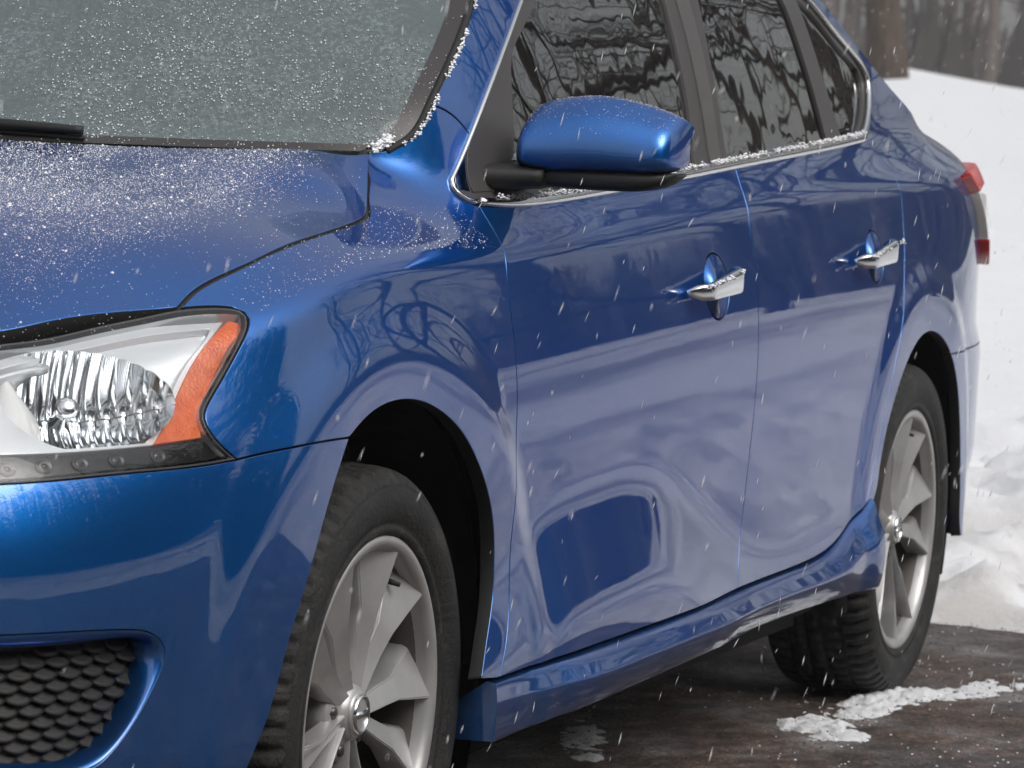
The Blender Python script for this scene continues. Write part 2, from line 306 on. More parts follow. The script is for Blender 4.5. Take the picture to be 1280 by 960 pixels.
def cdt(loops_, grid):
    L0 = loops_[0]; lo, hi = L0.min(0), L0.max(0)
    gx, gy = np.meshgrid(np.arange(lo[0], hi[0], grid), np.arange(lo[1], hi[1], grid), indexing='ij'); gx = gx + (np.arange(gx.shape[1]) % 2) * grid / 2
    G = np.stack([gx.ravel(), gy.ravel()], 1); G = G[inside(L0, G)]
    for H in loops_[1:]: G = G[~inside(H, G)]
    for C in loops_:
        keep = np.ones(len(G), bool)
        for k in range(0, len(C), 64):
            d = np.linalg.norm(G[:, None] - C[None, k:k + 64], axis=2).min(1); keep &= d > grid * .5
        G = G[keep]
    V = []; E = []
    for C in loops_:
        n0 = len(V); V += [Vector(c) for c in C.tolist()]; E += [(n0 + i, n0 + (i + 1) % len(C)) for i in range(len(C))]
    V += [Vector(c) for c in G.tolist()]
    v, e, f, *_ = delaunay_2d_cdt(V, E, [], 0, 1e-7)
    v = np.array([tuple(q) for q in v]); f = np.array([tuple(q) for q in f if len(q) == 3])
    c = v[f].mean(1); ok = inside(L0, c)
    for H in loops_[1:]: ok &= ~inside(H, c)
    f = f[ok]
    a = v[f[:, 1]] - v[f[:, 0]]; b = v[f[:, 2]] - v[f[:, 0]]; cr = a[:, 0] * b[:, 1] - a[:, 1] * b[:, 0]
    f[cr < 0] = f[cr < 0][:, ::-1]; f = f[np.abs(cr) > 1e-12]
    return v, f
def panel(name, outer, mat, parent, holes=(), fn=None, nfn=None, grid=.010, off=0., gap=.0018, edge=.020, flip=False, hole_edge=None, mirror=False):
    """a trimmed sheet of a body surface with turned-in edges; outer/holes are loops in the surface's own two coordinates"""
    fn = fn or side; nfn = nfn or side_n
    L = [shrink(outer, gap)] + [(shrink(h if True else h, -gap)) for h in holes]
    v, f = cdt(L, grid)
    P = fn(v[:, 0], v[:, 1]); Nn = nfn(v[:, 0], v[:, 1]); P = P + Nn * off
    V = P.tolist(); NN = Nn.tolist(); F = f.tolist()
    if edge:
        for li, C in enumerate(L):
            n = len(C); A = fn(C[:, 0], C[:, 1]); nA = nfn(C[:, 0], C[:, 1]); A = A + nA * off
            D = shrink(C, -.001 if li == 0 else .001) - C; q = fn(C[:, 0] + D[:, 0], C[:, 1] + D[:, 1]) + nA * off - A   # points out of the sheet
            q /= np.linalg.norm(q, axis=1, keepdims=True) + 1e-12
            rings = [(A, nA * 1.0 + q * .15), (A + q * .0007 - nA * .0010, nA * .35 + q), (A + q * .001 - nA * edge, q)]
            b0 = len(V)
            for R, rn in rings: V += R.tolist(); NN += (rn / np.linalg.norm(rn, axis=1, keepdims=True)).tolist()
            for k in range(2):
                for i in range(n):
                    j = (i + 1) % n; a, b, c, d = b0 + k * n + i, b0 + k * n + j, b0 + (k + 1) * n + j, b0 + (k + 1) * n + i
                    F.append((a, d, c, b) if li == 0 else (a, b, c, d))
    nf0 = len(f)
    if mirror:
        V = [(x, -y, z) for x, y, z in V]; NN = [(x, -y, z) for x, y, z in NN]; F = [tuple(reversed(q)) for q in F]
    o = obj(name, V, F, mat, parent, True, NN)
    if edge and mat is PAINT:                    # shut lines: black below the painted lip puts shade into the gap
        o.data.materials.append(M['rubber']); mi = np.zeros(len(F), np.int32); q = nf0
        for C in L: mi[q + len(C):q + 2 * len(C)] = 1; q += 2 * len(C)
        o.data.polygons.foreach_set('material_index', mi)
    return o
def tube(path, rad, n=8, cap=True):
    path = np.asarray(path, float); rad = np.broadcast_to(rad, (len(path),)); V = []; F = []
    T = np.gradient(path, axis=0); T /= np.linalg.norm(T, axis=1, keepdims=True) + 1e-12
    r = np.cross(T[0], (0, 0, 1) if abs(T[0][2]) < .9 else (1, 0, 0)); r /= np.linalg.norm(r)
    for p, t, q in zip(path, T, rad):
        r = r - t * (r @ t); r /= np.linalg.norm(r) + 1e-12; s = np.cross(t, r)
        for k in range(n):
            a = 2 * math.pi * k / n; V.append(p + (r * math.cos(a) + s * math.sin(a)) * q)
    for i in range(len(path) - 1):
        for k in range(n): F.append((i * n + k, i * n + (k + 1) % n, (i + 1) * n + (k + 1) % n, (i + 1) * n + k))
    if cap: F.append(tuple(range(n - 1, -1, -1))); F.append(tuple((len(path) - 1) * n + k for k in range(n)))
    return V, F
def loft(rings, close=True, cap=True):
    V = []; F = []; n = len(rings[0])
    for R in rings: V += [tuple(p) for p in R]
    for i in range(len(rings) - 1):
        for k in range(n if close else n - 1): F.append((i * n + k, i * n + (k + 1) % n, (i + 1) * n + (k + 1) % n, (i + 1) * n + k))
    if cap: F.append(tuple(range(n - 1, -1, -1))); F.append(tuple((len(rings) - 1) * n + k for k in range(n)))
    return V, F
def fix(o, bev=0., sub=0, seg=2):
    import bmesh
    bm = bmesh.new(); bm.from_mesh(o.data); bmesh.ops.recalc_face_normals(bm, faces=bm.faces)
    if bev:
        bmesh.ops.bevel(bm, geom=[e for e in bm.edges if len(e.link_faces) == 2 and e.calc_face_angle(0) > .5], offset=bev, segments=seg, affect='EDGES', clamp_overlap=True)
        for f in bm.faces: f.smooth = True
    bm.to_mesh(o.data); bm.free()
    if sub: md = o.modifiers.new('sub', 'SUBSURF'); md.levels = md.render_levels = sub
    return o
def rbox(name, lo, hi, mat, parent=None, bev=.02, top=1., seg=3):
    (a, b, c), (d, e, f) = lo, hi; mx, my = (a + d) / 2, (b + e) / 2
    V = [(a, b, c), (d, b, c), (d, e, c), (a, e, c)] + [(mx + (x - mx) * top, my + (y - my) * top, f) for x, y in ((a, b), (d, b), (d, e), (a, e))]
    o = obj(name, V, [(3, 2, 1, 0), (4, 5, 6, 7), (0, 1, 5, 4), (1, 2, 6, 5), (2, 3, 7, 6), (3, 0, 4, 7)], mat, parent, False)
    return fix(o, bev, 0, seg)
def hash2(ix, iy, seed):
    h = (ix * 374761393 + iy * 668265263 + seed * 974634777) & 0xffffffff; h = ((h ^ (h >> 13)) * 1274126177) & 0xffffffff; return ((h ^ (h >> 16)) & 0xffff) / 65535.
def vnoise(x, y, seed=0):
    x = np.asarray(x, float); y = np.asarray(y, float); ix, iy = np.floor(x).astype(np.int64), np.floor(y).astype(np.int64); fx, fy = x - ix, y - iy; fx = fx * fx * (3 - 2 * fx); fy = fy * fy * (3 - 2 * fy)
    a, b, c, d = hash2(ix, iy, seed), hash2(ix + 1, iy, seed), hash2(ix, iy + 1, seed), hash2(ix + 1, iy + 1, seed)
    return (a * (1 - fx) + b * fx) * (1 - fy) + (c * (1 - fx) + d * fx) * fy
def fbm(x, y, seed=0, o=4):
    s = 0; a = .5
    for k in range(o): s = s + a * (vnoise(x * 2 ** k, y * 2 ** k, seed + k) - .5); a *= .5
    return s
# ================================================================ the car
car = tag(empty('parked_car', (0, 0, 0)), 'blue four-door sedan with silver alloy wheels, dusted with snow, parked on the driveway', 'car')
BUMPLINE = [(-.1501, .6719), (-.2452, .6711), (-.3201, .6663), (-.3963, .6586)]
ARCHF = [(-.3721, .2965), (-.3300, .3548), (-.2960, .4281), (-.2600, .497), (-.2240, .5616), (-.1870, .6216), (-.1501, .6719), (-.1000, .6925), (-.0296, .7065), (.0605, .7052), (.1371, .6878), (.2109, .6545), (.2727, .6051), (.32, .5479), (.3430, .4863), (.3388, .4333), (.3090, .3841), (.2624, .328)]
LAMP_R = [(-.3963, .6586), (-.4275, .6827), (-.4361, .7054), (-.4226, .7229), (-.3846, .7537), (-.3447, .7896), (-.3188, .8137), (-.3109, .8255), (-.3243, .8300), (-.3835, .8269)]
LAMP_B = [(-.4852, .6535), (-.5768, .6508), (-.6706, .6464), (-.7637, .642)]
LAMP_T = [(-.4308, .8194), (-.5219, .8046), (-.6041, .7922), (-.6932, .7851)]
DOORF = [(.4709, .9428), (.4639, .9191), (.4420, .8867), (.4300, .852), (.4276, .7718), (.4300, .6854), (.4180, .5786), (.4036, .4929), (.3777, .3873), (.3222, .3218)]
DOORBOT = [(.3222, .3218), (.7025, .325), (1.4531, .3265), (1.8554, .3259), (2.0695, .3388), (2.1899, .3658), (2.2851, .3943)]
MID = [(1.5885, .997), (1.5590, .8929), (1.5591, .8032), (1.557, .7132), (1.5491, .5968), (1.5323, .4809), (1.5004, .38), (1.4531, .3265)]
RDOOR = [(2.5117, 1.0415), (2.5880, .9915), (2.5880, .9191), (2.5600, .8314), (2.4926, .7214), (2.4164, .6079), (2.3532, .4904), (2.2851, .3943)]
DLO_F = [(.4709, .9455), (.4400, .9520), (.4279, .9686), (.4400, .9830), (.4727, 1.014), (.5497, 1.0859), (.657, 1.1657), (.7623, 1.2308), (.95, 1.325), (1.2, 1.383), (1.6, 1.40), (2.0, 1.375), (2.2, 1.335), (2.3377, 1.2885), (2.47, 1.235), (2.6252, 1.178), (2.6405, 1.1448), (2.5659, 1.078), (2.4879, 1.0444)]
DLO_B = [(2.2323, 1.0311), (1.7881, 1.009), (1.3784, .9864), (.856, .9566), (.5648, .9436)]
TOP = [(.4223, 1.0772), (.4849, 1.1328), (.6001, 1.2243), (.8, 1.345), (1.05, 1.415), (1.4, 1.455), (1.9, 1.443), (2.2, 1.380), (2.42, 1.300), (2.65, 1.208), (2.85, 1.142), (3.0, 1.103), (3.1, 1.080), (3.3, 1.062), (3.6, 1.05)]
c1 = lambda p: (p[0], p[1], 1)
def circ(cx, cz, r, a0, a1, n=24): return [(cx + r * math.cos(math.radians(a)), cz + r * math.sin(math.radians(a))) for a in np.linspace(a0, a1, n)]
ax, az, ar = ARCH[1]
SEAM_P = [(.455, 1.068), (.478, 1.055)]
loops = dict(
    fender=loop([c1(HOODSEAM[0])] + HOODSEAM[1:-1] + [c1(HOODSEAM[-1]), (.3466, 1.0135), (.3858, 1.0386), (.4233, 1.0772, 1)] + SEAM_P + [(.497, 1.039, 1), (.4727, 1.014), (.4400, .9830), (.4279, .9686), (.4400, .9520), (.4709, .9428, 1)] + DOORF[1:-1] + [(.3222, .3218, 1), (.2624, .328, 1)] + ARCHF[::-1][1:11] + [(-.1501, .6719, 1)] + BUMPLINE[1:3] + [(-.3963, .6586, 1)] + LAMP_R[1:-1]),
    front_bumper=loop([(-.1501, .6719, 1)] + BUMPLINE[1:3] + [(-.3963, .6586, 1)] + LAMP_B + [(-.95, .636), (-1.2, .63), (S_FRONT, .63, 1), (S_FRONT, .19, 1), (-1.0, .19), (-.6, .20), (-.41, .215, 1)] + ARCHF[:6]),
    front_door=loop([(.4709, .9428, 1), (.5648, .9416), (.856, .9566), (1.3784, .9864), (1.5885, .997, 1)] + MID[1:-1] + [(1.4531, .3265, 1), (.7025, .325), (.3222, .3218, 1)] + DOORF[::-1][1:-1]),
    rear_door=loop([(1.5885, .997, 1), (1.7881, 1.009), (2.2323, 1.0311), (2.4879, 1.0424), (2.5117, 1.0415, 1)] + RDOOR[1:-1] + [(2.2851, .3943, 1)] + DOORBOT[::-1][1:4] + [(1.4531, .3265, 1)] + MID[::-1][1:-1]),
    side_frame=loop([c1(TOP[0])] + TOP[1:7] + [(2.2, 1.380, 1), (2.2, 1.335, 1), (2.0, 1.375), (1.6, 1.40), (1.2, 1.383), (.95, 1.325), (.7623, 1.2308), (.657, 1.1657), (.5497, 1.0859), (.497, 1.039, 1)] + SEAM_P[::-1]),
    quarter_panel=loop([(2.2, 1.380, 1)] + TOP[8:14] + [(3.6, 1.05, 1), (3.6, .985, 1), (3.40, .983), (3.19, .972, 1), (3.30, .90), (3.40, .81), (3.44, .79, 1), (3.45, .72), (3.42, .635, 1), (3.2, .6342), c1(circ(ax, az, ar, 59.4, 59.4, 1)[0])] + circ(ax, az, ar, 59.4, 164, 26)[1:] + [(2.335, .395, 1), (2.2851, .3943, 1)] + RDOOR[::-1][1:-1] + [(2.5117, 1.0415, 1), (2.4879, 1.0444), (2.5659, 1.078), (2.6405, 1.1448), (2.6252, 1.178), (2.47, 1.235), (2.3377, 1.2885), (2.2, 1.335, 1)]),
    rear_bumper=loop([c1(circ(ax, az, ar, 59.4, 59.4, 1)[0]), (3.2, .6342), (3.42, .635), (3.8, .638), (S_REAR, .64, 1), (S_REAR, .2, 1), (3.5, .235), (3.10, .262, 1)] + circ(ax, az, ar, 0, 59.4, 14)[:-1]),
    boot_lid=loop([(3.6, 1.05, 1), (S_REAR, 1.05, 1), (S_REAR, .64, 1), (3.8, .638), (3.42, .635, 1), (3.45, .72), (3.44, .79, 1), (3.6, .795, 1), (3.76, .80, 1), (3.76, .975, 1), (3.6, .985, 1)]),
    tail=loop([(3.19, .972, 1), (3.40, .983), (3.6, .985), (3.76, .975, 1), (3.76, .80, 1), (3.6, .795), (3.44, .79, 1), (3.40, .81), (3.30, .90)]))
FOG = [(-.7622, .4769), (-.6612, .4777), (-.5845, .4747), (-.552, .4677), (-.5306, .4505), (-.5319, .4322), (-.5474, .4059), (-.5774, .3674), (-.6129, .3342), (-.6358, .3226), (-.70, .312), (-.80, .312), (-.86, .325), (-.90, .36), (-.915, .41), (-.89, .455), (-.83, .474)]
FOGIN = [(-.7613, .4570), (-.6602, .4590), (-.5660, .4600), (-.5500, .452), (-.5470, .4344), (-.5670, .3903), (-.5960, .3564), (-.632, .3340), (-.6854, .325), (-.76, .327), (-.82, .332), (-.86, .35), (-.885, .385), (-.893, .415), (-.875, .440), (-.83, .454)]
fogL = loop(FOG); foginL = loop(FOGIN)
def ell(cs, cz, rs, rz, n=44): t = np.linspace(0, 2 * np.pi, n, endpoint=False); return np.stack([cs + rs * np.cos(t), cz + rz * np.sin(t)], 1)
CUPS = [(1.345, .812, .064, .052), (2.335, .836, .060, .047)]
cups = [ell(*c) for c in CUPS]
def both(name, lp, mat=PAINT, right=True, **k):
    o = panel(name, lp, mat, car, **k)
    if right: panel(name, lp, mat, car, mirror=True, **k)
    return o
fender = both('fender', loops['fender'])
bumper = both('front_bumper', loops['front_bumper'], holes=[fogL])
fdoor = both('front_door', loops['front_door'], holes=[cups[0]], hole_edge=.002); rdoor = both('rear_door', loops['rear_door'], holes=[cups[1]])
both('side_frame', loops['side_frame']); both('quarter_panel', loops['quarter_panel']); both('rear_bumper', loops['rear_bumper']); both('boot_lid', loops['boot_lid'], grid=.02)
# dark inner structure seen only through the shut lines
INNER = loop([(-.40, .62, 1), (-.30, .78), (-.1, .845), (.4, .87), (1.4, .915), (2.4, .95), (3.3, .95, 1), (3.3, .66, 1), (2.93, .66, 1)] + circ(ax, az, .41, 56, 172, 20) + [(2.29, .34, 1), (.40, .34, 1)] + circ(.02, .318, .42, 5, 140, 20) + [(-.33, .60, 1)])
both('inner_structure', INNER, M['dark'], off=-.024, edge=0, grid=.04)
for sg in (-1, 1):                              # turned-in lip of the fog lamp recess, and cups behind the door handles
    n = 160
    def rs(C):
        i = np.argmin(np.linalg.norm(C - np.array((-.70, .47)), axis=1)); C = np.roll(C, -i, 0); Q = np.vstack([C, C[:1]]); l = np.concatenate([[0], np.cumsum(np.linalg.norm(np.diff(Q, axis=0), axis=1))]); u = np.linspace(0, l[-1], n, endpoint=False); return np.stack([np.interp(u, l, Q[:, 0]), np.interp(u, l, Q[:, 1])], 1)
    A, B = rs(fogL), rs(foginL); rings = []
    for t in np.linspace(0, 1, 12):
        C = A * (1 - math.sin(t * math.pi / 2)) + B * math.sin(t * math.pi / 2); dpt = .034 * (1 - math.cos(t * math.pi / 2)) ** 1.0
        R = side(C[:, 0], C[:, 1]) - side_n(A[:, 0], A[:, 1]) * dpt; R[:, 1] *= -sg; rings.append(R)
    V, F = loft(rings, True, False); fix(obj('fog_lamp_surround', V, F, PAINT, car))
    C = shrink(foginL, -.004); R = panel('fog_lamp_grille', C, M['black'], car, off=-.040, edge=0, grid=.02, mirror=sg > 0)
    base = None
    for row in range(12):
        for colm in range(11):
            s0 = -.90 + colm * .036 + (row % 2) * .018; z0 = .325 + row * .0135
            if not inside(shrink(foginL, -.002), np.array([[s0, z0]]))[0]: continue
            if base is None:
                V = []; F = []
                for j in range(4):
                    for i in range(7):
                        x = (i / 6 - .5) * .034; arc = .0045 * (1 - (2 * i / 6 - 1) ** 2); V.append((x, -.0075 + j / 3 * .0125 - arc * (j < 3), .002 + .011 * (1 - j / 3) ** 1.3 * (1 - .5 * (2 * i / 6 - 1) ** 2)))
                for j in range(3):
                    for i in range(6): F.append((j * 7 + i, j * 7 + i + 1, j * 7 + i + 8, j * 7 + i + 7))
                for i in range(6): V.append(None) if False else None
                b = obj('grille_scale', V, F, M['black'], R); b.modifiers.new('s', 'SOLIDIFY').thickness = .003; base = b; o = b
            else:
                o = base.copy(); COL.objects.link(o); o.parent = R
            p = side(s0, z0); nn = side_n(s0, z0); p = p - nn * .038; t = side(s0 + .002, z0) - side(s0 - .002, z0); t /= np.linalg.norm(t); q = np.cross(nn, t)
            if sg > 0: p[1] *= -1; nn = nn * (1, -1, 1); t = t * (-1, 1, -1); q = np.cross(nn, t)
            o.matrix_local = Matrix(((t[0], q[0], nn[0], p[0]), (t[1], q[1], nn[1], p[1]), (t[2], q[2], nn[2], p[2]), (0, 0, 0, 1)))
    for (cs, cz, rx, rz), nm in zip(CUPS, ('front', 'rear')):
        rings = []
        for k in np.linspace(0, 1, 9):
            C = ell(cs, cz, (rx - .0022) * (1 - k * .98) + .0, (rz - .0022) * (1 - k * .98)); dpt = .026 * math.sin(k * math.pi / 2) ** .8 + .0005
            R = side(C[:, 0], C[:, 1]) - side_n(C[:, 0], C[:, 1]) * dpt; R[:, 1] *= -sg; rings.append(R)
        V, F = loft(rings, True, True); fix(obj('handle_cup', V, F, PAINT, car))
        # bowed chrome grip: slim at the front, deeper at the rear end
        rings = []
        for u in np.linspace(0, 1, 22):
            s0 = cs - .172 + .216 * u; out = .008 + .026 * min(1., max(0., min(u, 1 - u)) / .14) ** .6; zc0 = cz - .005 + .018 * u
            hw = (.0115 + .0095 * u) * min(1, (min(u, 1 - u) / .03 + .15) ** .5) * 1.0; th = .0075 * min(1, (min(u, 1 - u) / .03 + .2) ** .5)
            p = side(s0, zc0); nn = np.array((0, -1, 0.)); R = []
            for a in np.linspace(0, 2 * np.pi, 24, endpoint=False):
                ca, sa = math.cos(a), math.sin(a); q = p + nn * (out + th * np.sign(ca) * abs(ca) ** .5) + np.array((0, 0, 1.)) * hw * np.sign(sa) * abs(sa) ** .45; R.append((q[0], q[1] * -sg, q[2]))
            rings.append(R)
        V, F = loft(rings); fix(obj('door_handle', V, F, M['chrome'], car))
# hood
hp = [hood_p(np.array([a]), np.array([b]))[0] for a, b in []]
front = side(np.array([p[0] for p in LAMP_T]), np.array([p[1] for p in LAMP_T]))[:, :2]; sm = side(np.array(HOODSEAM)[:, 0], np.array(HOODSEAM)[:, 1])[:, :2]
half = [(-.80, 0), (-.792, -.15), (-.765, -.30), (-.705, -.46)] + [(a + .004, b) for a, b in front[::-1]] + [(sm[0, 0], sm[0, 1], 1)] + [tuple(q) for q in sm[1:-1]] + [(sm[-1, 0], sm[-1, 1], 1), (.225, -.56), (.145, -.40), (.085, -.20), (.07, 0)]
hl = loop(half + [(a[0], -a[1]) + tuple(a[2:]) for a in half[::-1][1:-1]])
bonnet = panel('hood', hl, PAINT, car, fn=hood_p, nfn=hood_n, grid=.014, edge=.022, gap=.0040)
for sg in (-1, 1):
    C = curve(HOODSEAM, .01); V, F = tube((side(C[:, 0], C[:, 1]) - side_n(C[:, 0], C[:, 1]) * .0105) * (1, -sg, 1), .0065, 8); obj('hood_gap_shade', V, F, M['rubber'], car)  # black tube added inside the hood gap so the seam looks shaded
# ---- roof, rear window, boot top: strips between the two side frames
top_f = nspline([p[0] for p in TOP], [p[1] for p in TOP])
def strip(name, s0, s1, mat, crown, off=0., n=24, inset_=0.):
    V = []; F = []; ss = np.linspace(s0, s1, n)
    for s in ss:
        P = side(s, top_f(s))
        for t in np.linspace(-1, 1, 21): V.append((P[0] + off * 0, P[1] * -t * (1 - inset_), P[2] + crown * (1 - t * t) - off))
    for i in range(n - 1):
        for k in range(20): F.append((i * 21 + k, i * 21 + k + 1, (i + 1) * 21 + k + 1, (i + 1) * 21 + k))
    return fix(obj(name, V, F, mat, car))
strip('roof', .98, 2.2, PAINT, .055); strip('rear_window', 2.204, 3.02, M['rearglass'], .05, .003); strip('boot_top', 3.024, 3.6, PAINT, .035)
# ---- side windows
GF = loop([(.607, .968, 1), (.640, 1.06), (.672, 1.135), (.712, 1.170), (.86, 1.2446), (.98, 1.312), (1.2, 1.366), (1.452, 1.380, 1), (1.4441, 1.2564), (1.4314, 1.1611), (1.417, 1.0559), (1.400, .993, 1), (1.0, .969)])
GR = loop([(1.572, 1.004, 1), (1.590, 1.1464), (1.622, 1.2623), (1.655, 1.381, 1), (1.88, 1.368), (2.05, 1.342), (2.150, 1.318, 1), (2.165, 1.26), (2.185, 1.1728), (2.222, 1.042, 1), (1.9, 1.024)])
GQ = loop([(2.262, 1.290, 1), (2.3243, 1.2738), (2.455, 1.220), (2.600, 1.172, 1), (2.605, 1.140), (2.545, 1.085), (2.475, 1.0575, 1), (2.338, 1.050, 1), (2.290, 1.165)])
DLO = loop(DLO_F[:1] + DLO_F[1:-1] + [c1(DLO_F[-1])] + DLO_B + [DLO_F[0]][:0])
BS = [(1.533, 1.0), (1.548, 1.1), (1.562, 1.2), (1.572, 1.3), (1.578, 1.40)]
FRF = loop([(.4709, .9455), (.4400, .9520), (.4279, .9686), (.4400, .9830), (.4727, 1.014), (.5497, 1.0859), (.657, 1.1657), (.7623, 1.2308), (.95, 1.325), (1.2, 1.383), (1.578, 1.40, 1)] + BS[::-1][1:-1] + [(1.533, .9952, 1), (1.3784, .9864), (.856, .9566), (.5648, .9436)])
FRR = loop([(1.533, .9952, 1)] + BS[1:-1] + [(1.578, 1.40, 1), (1.8, 1.391), (2.0, 1.375), (2.2, 1.335), (2.3377, 1.2885), (2.47, 1.235), (2.6252, 1.178), (2.6405, 1.1448), (2.5659, 1.078), (2.4879, 1.0444, 1), (2.2323, 1.0311), (1.7881, 1.009)])
both('front_window_frame', FRF, M['trimblack'], holes=[shrink(GF, -.0)], off=-.005, gap=.0015); both('rear_window_frame', FRR, M['trimblack'], holes=[GR, GQ], off=-.005, gap=.0015)
for nm, g in (('front_side_window', GF), ('rear_side_window', GR), ('quarter_window', GQ)): panel(nm, shrink(g, -.004), M['glass'], car, off=-.011, edge=0, grid=.02, gap=0); panel(nm, shrink(g, -.004), M['rearglass'], car, off=-.011, edge=0, grid=.02, gap=0, mirror=True)
# gloss strip of the pillar between the doors
both('pillar_cover', loop([(1.474, 1.000, 1), (1.484, 1.1), (1.497, 1.25), (1.502, 1.380, 1), (1.570, 1.382, 1), (1.556, 1.2), (1.530, 1.003, 1)]), M['piano'], off=-.002, gap=0, edge=.006)
# chrome outline: slim over the top, broad along the belt
def ringstrip(name, pts, wid, mat, off, thick=.006, offs=.0):
    C = curve(pts, .012); T = np.gradient(C, axis=0); T /= np.linalg.norm(T, axis=1, keepdims=True); Nn = np.stack([-T[:, 1], T[:, 0]], 1); wd = np.interp(np.linspace(0, 1, len(C)), np.linspace(0, 1, len(wid)), wid)[:, None]
    for sg in (-1, 1):
        rings = []
        for k, (a, b) in enumerate(((-1, -thick), (-1, 0), (-.8, .0025), (0, .0042), (.8, .0025), (1, 0), (1, -thick))):
            Q = C + Nn * (wd * a + offs); R = side(Q[:, 0], Q[:, 1]) + side_n(C[:, 0], C[:, 1]) * (off + b); R[:, 1] *= -sg; rings.append(R)
        R = np.stack(rings, 1); V, F = loft([list(q) for q in R], True, True); fix(obj(name, V, F, mat, car))
ringstrip('window_chrome', [(.4709, .9470), (.4400, .9520), (.4279, .9686), (.4400, .9830), (.4727, 1.014), (.5497, 1.0859), (.657, 1.1657), (.7623, 1.2308), (.95, 1.325), (1.2, 1.383), (1.6, 1.40), (2.0, 1.375), (2.2, 1.335), (2.3377, 1.2885), (2.47, 1.235), (2.6252, 1.178), (2.6405, 1.1448), (2.5659, 1.078), (2.4879, 1.0444)], [.0032, .0032, .0032, .0032, .0032, .0032, .0036, .0065, .008], M['chrome'], .0015)
ringstrip('belt_chrome', [(2.500, 1.047), (2.2323, 1.0331), (1.7881, 1.011), (1.3784, .9884), (.856, .9586), (.5648, .9456), (.480, .9475)], [.0085, .0085, .0085, .0075, .005], M['chrome'], .002)
# ---- sills
bot_f = nspline([.2, .6, 1.38, 2.2, 2.4], [.236, .243, .255, .243, .238]); dt = nspline([p[0] for p in DOORBOT], [p[1] for p in DOORBOT])
ss = np.linspace(.312, 2.315, 150); prof = [(-.012, 0), (-.003, .012), (.004, .03), (.010, .06), (.0150, .13), (.0165, .15), (.0175, .17), (.0265, .33), (.0285, .36), (.0290, .39), (.0275, .50), (.0215, .72), (.0150, .90), (.0110, .97), (.002, 1.0), (-.05, 1.02), (-.12, 1.02)]
for sg in (-1, 1):
    rings = []
    for s in ss:
        zt = float(dt(min(s, 2.2851))) - .0035 + .5 * max(0, s - 2.2851); zb = float(bot_f(s)); R = []; k = sst(2.02, 2.26, s); kf = .15 + .85 * sst(.30, .75, s)
        for o_, t in prof:
            z = zt + (zb - zt) * t; p = side(s, max(z, .30)); y = p[1] - (o_ * (1 - .25 * k) * kf if o_ > 0 else o_) + (.012 if o_ > -.01 else 0) * 0; R.append((p[0], y * -sg, z))
        rings.append(R)
    V, F = loft(rings, False, False); n = len(prof); F.append(tuple(range(n))); F.append(tuple((len(rings) - 1) * n + k for k in range(n - 1, -1, -1)))
    fix(obj('side_skirt', V, F, PAINT, car)).data.set_sharp_from_angle(angle=math.radians(32))
# ---- windscreen
pf = side(np.array([.3466, .3858, .4233, .4849, .6001, .8, 1.02]), np.array([1.0135, 1.0386, 1.0772, 1.1328, 1.2243, 1.345, 1.41]))
ex, ey, ez = (nspline(np.linspace(0, 1, 7) ** 1.0, pf[:, i]) for i in range(3))
def screen(v, t, dep=0.):
    v = np.asarray(v, float); t = np.asarray(t, float); bl = .270 - .15 * v; a = np.abs(t)
    return np.stack([ex(v) - bl * (1 - a ** 2.3) + dep, ey(v) * -t * .992, ez(v) - .004 - .012 * (1 - a ** 2) * (1 - v) - dep], -1)
def spatch(name, v0, v1, t0, t1, nv, ntt, mat, dep=0.):
    V = [screen(v, t, dep) for v in np.linspace(v0, v1, nv) for t in np.linspace(t0, t1, ntt)]
    F = [(i * ntt + k, (i + 1) * ntt + k, (i + 1) * ntt + k + 1, i * ntt + k + 1) for i in range(nv - 1) for k in range(ntt - 1)]
    return fix(obj(name, V, F, mat, car))
spatch('windscreen', -.0, 1, -1, 1, 40, 60, M['screen'])
spatch('windscreen_border', 0, 1, -1, -.966, 40, 8, M['frit'], -.0012); spatch('windscreen_border', 0, 1, .966, 1, 40, 8, M['frit'], -.0012); spatch('windscreen_border', 0, .07, -.966, .966, 5, 50, M['frit'], -.0012)
C = np.array([screen(v, -1.003) for v in np.linspace(0, 1, 60)]); 
for sg in (1, -1):
    Q = C * (1, sg, 1) + np.array((-.002, 0, .001)); V, F = tube(Q, .0055, 8); obj('windscreen_seal', V, F, M['rubber'], car)
# cowl and wipers
V = []; F = []
for t in np.linspace(-1, 1, 41):
    y = -.70 * t; xe = float(np.interp(abs(y), [0, .20, .40, .56, .69], [.07, .085, .145, .225, .32])); p = screen(0, -t)
    V += [(xe - .02, y, p[2] - .03), ((xe + p[0]) / 2, y, p[2] - .022), (p[0] + .01, y, p[2] - .004)]
for i in range(40):
    for k in range(2): F.append((i * 3 + k, i * 3 + k + 1, i * 3 + k + 4, i * 3 + k + 3))
fix(obj('cowl', V, F, M['black'], car))
for a in ((.03, .62, .015), (-.02, -.50, .02)):
    ts = np.linspace(a[0], a[1], 30); P = np.array([screen(.035 + .09 * k ** 1.0 * 0 + .03 * math.sin(k * 3.1), -t if False else t) for k, t in zip(np.linspace(0, 1, 30), ts)]) + np.array((-.012, 0, .012))
    if a[0] > 0: P[:, 1] *= 1
    V, F = tube(P, np.linspace(.011, .006, 30), 8); wp = fix(obj('wiper', V, F, M['black'], car))
    V, F = tube(P + np.array((.004, 0, -.010)), .004, 6); fix(obj('wiper_blade', V, F, M['rubber'], wp))
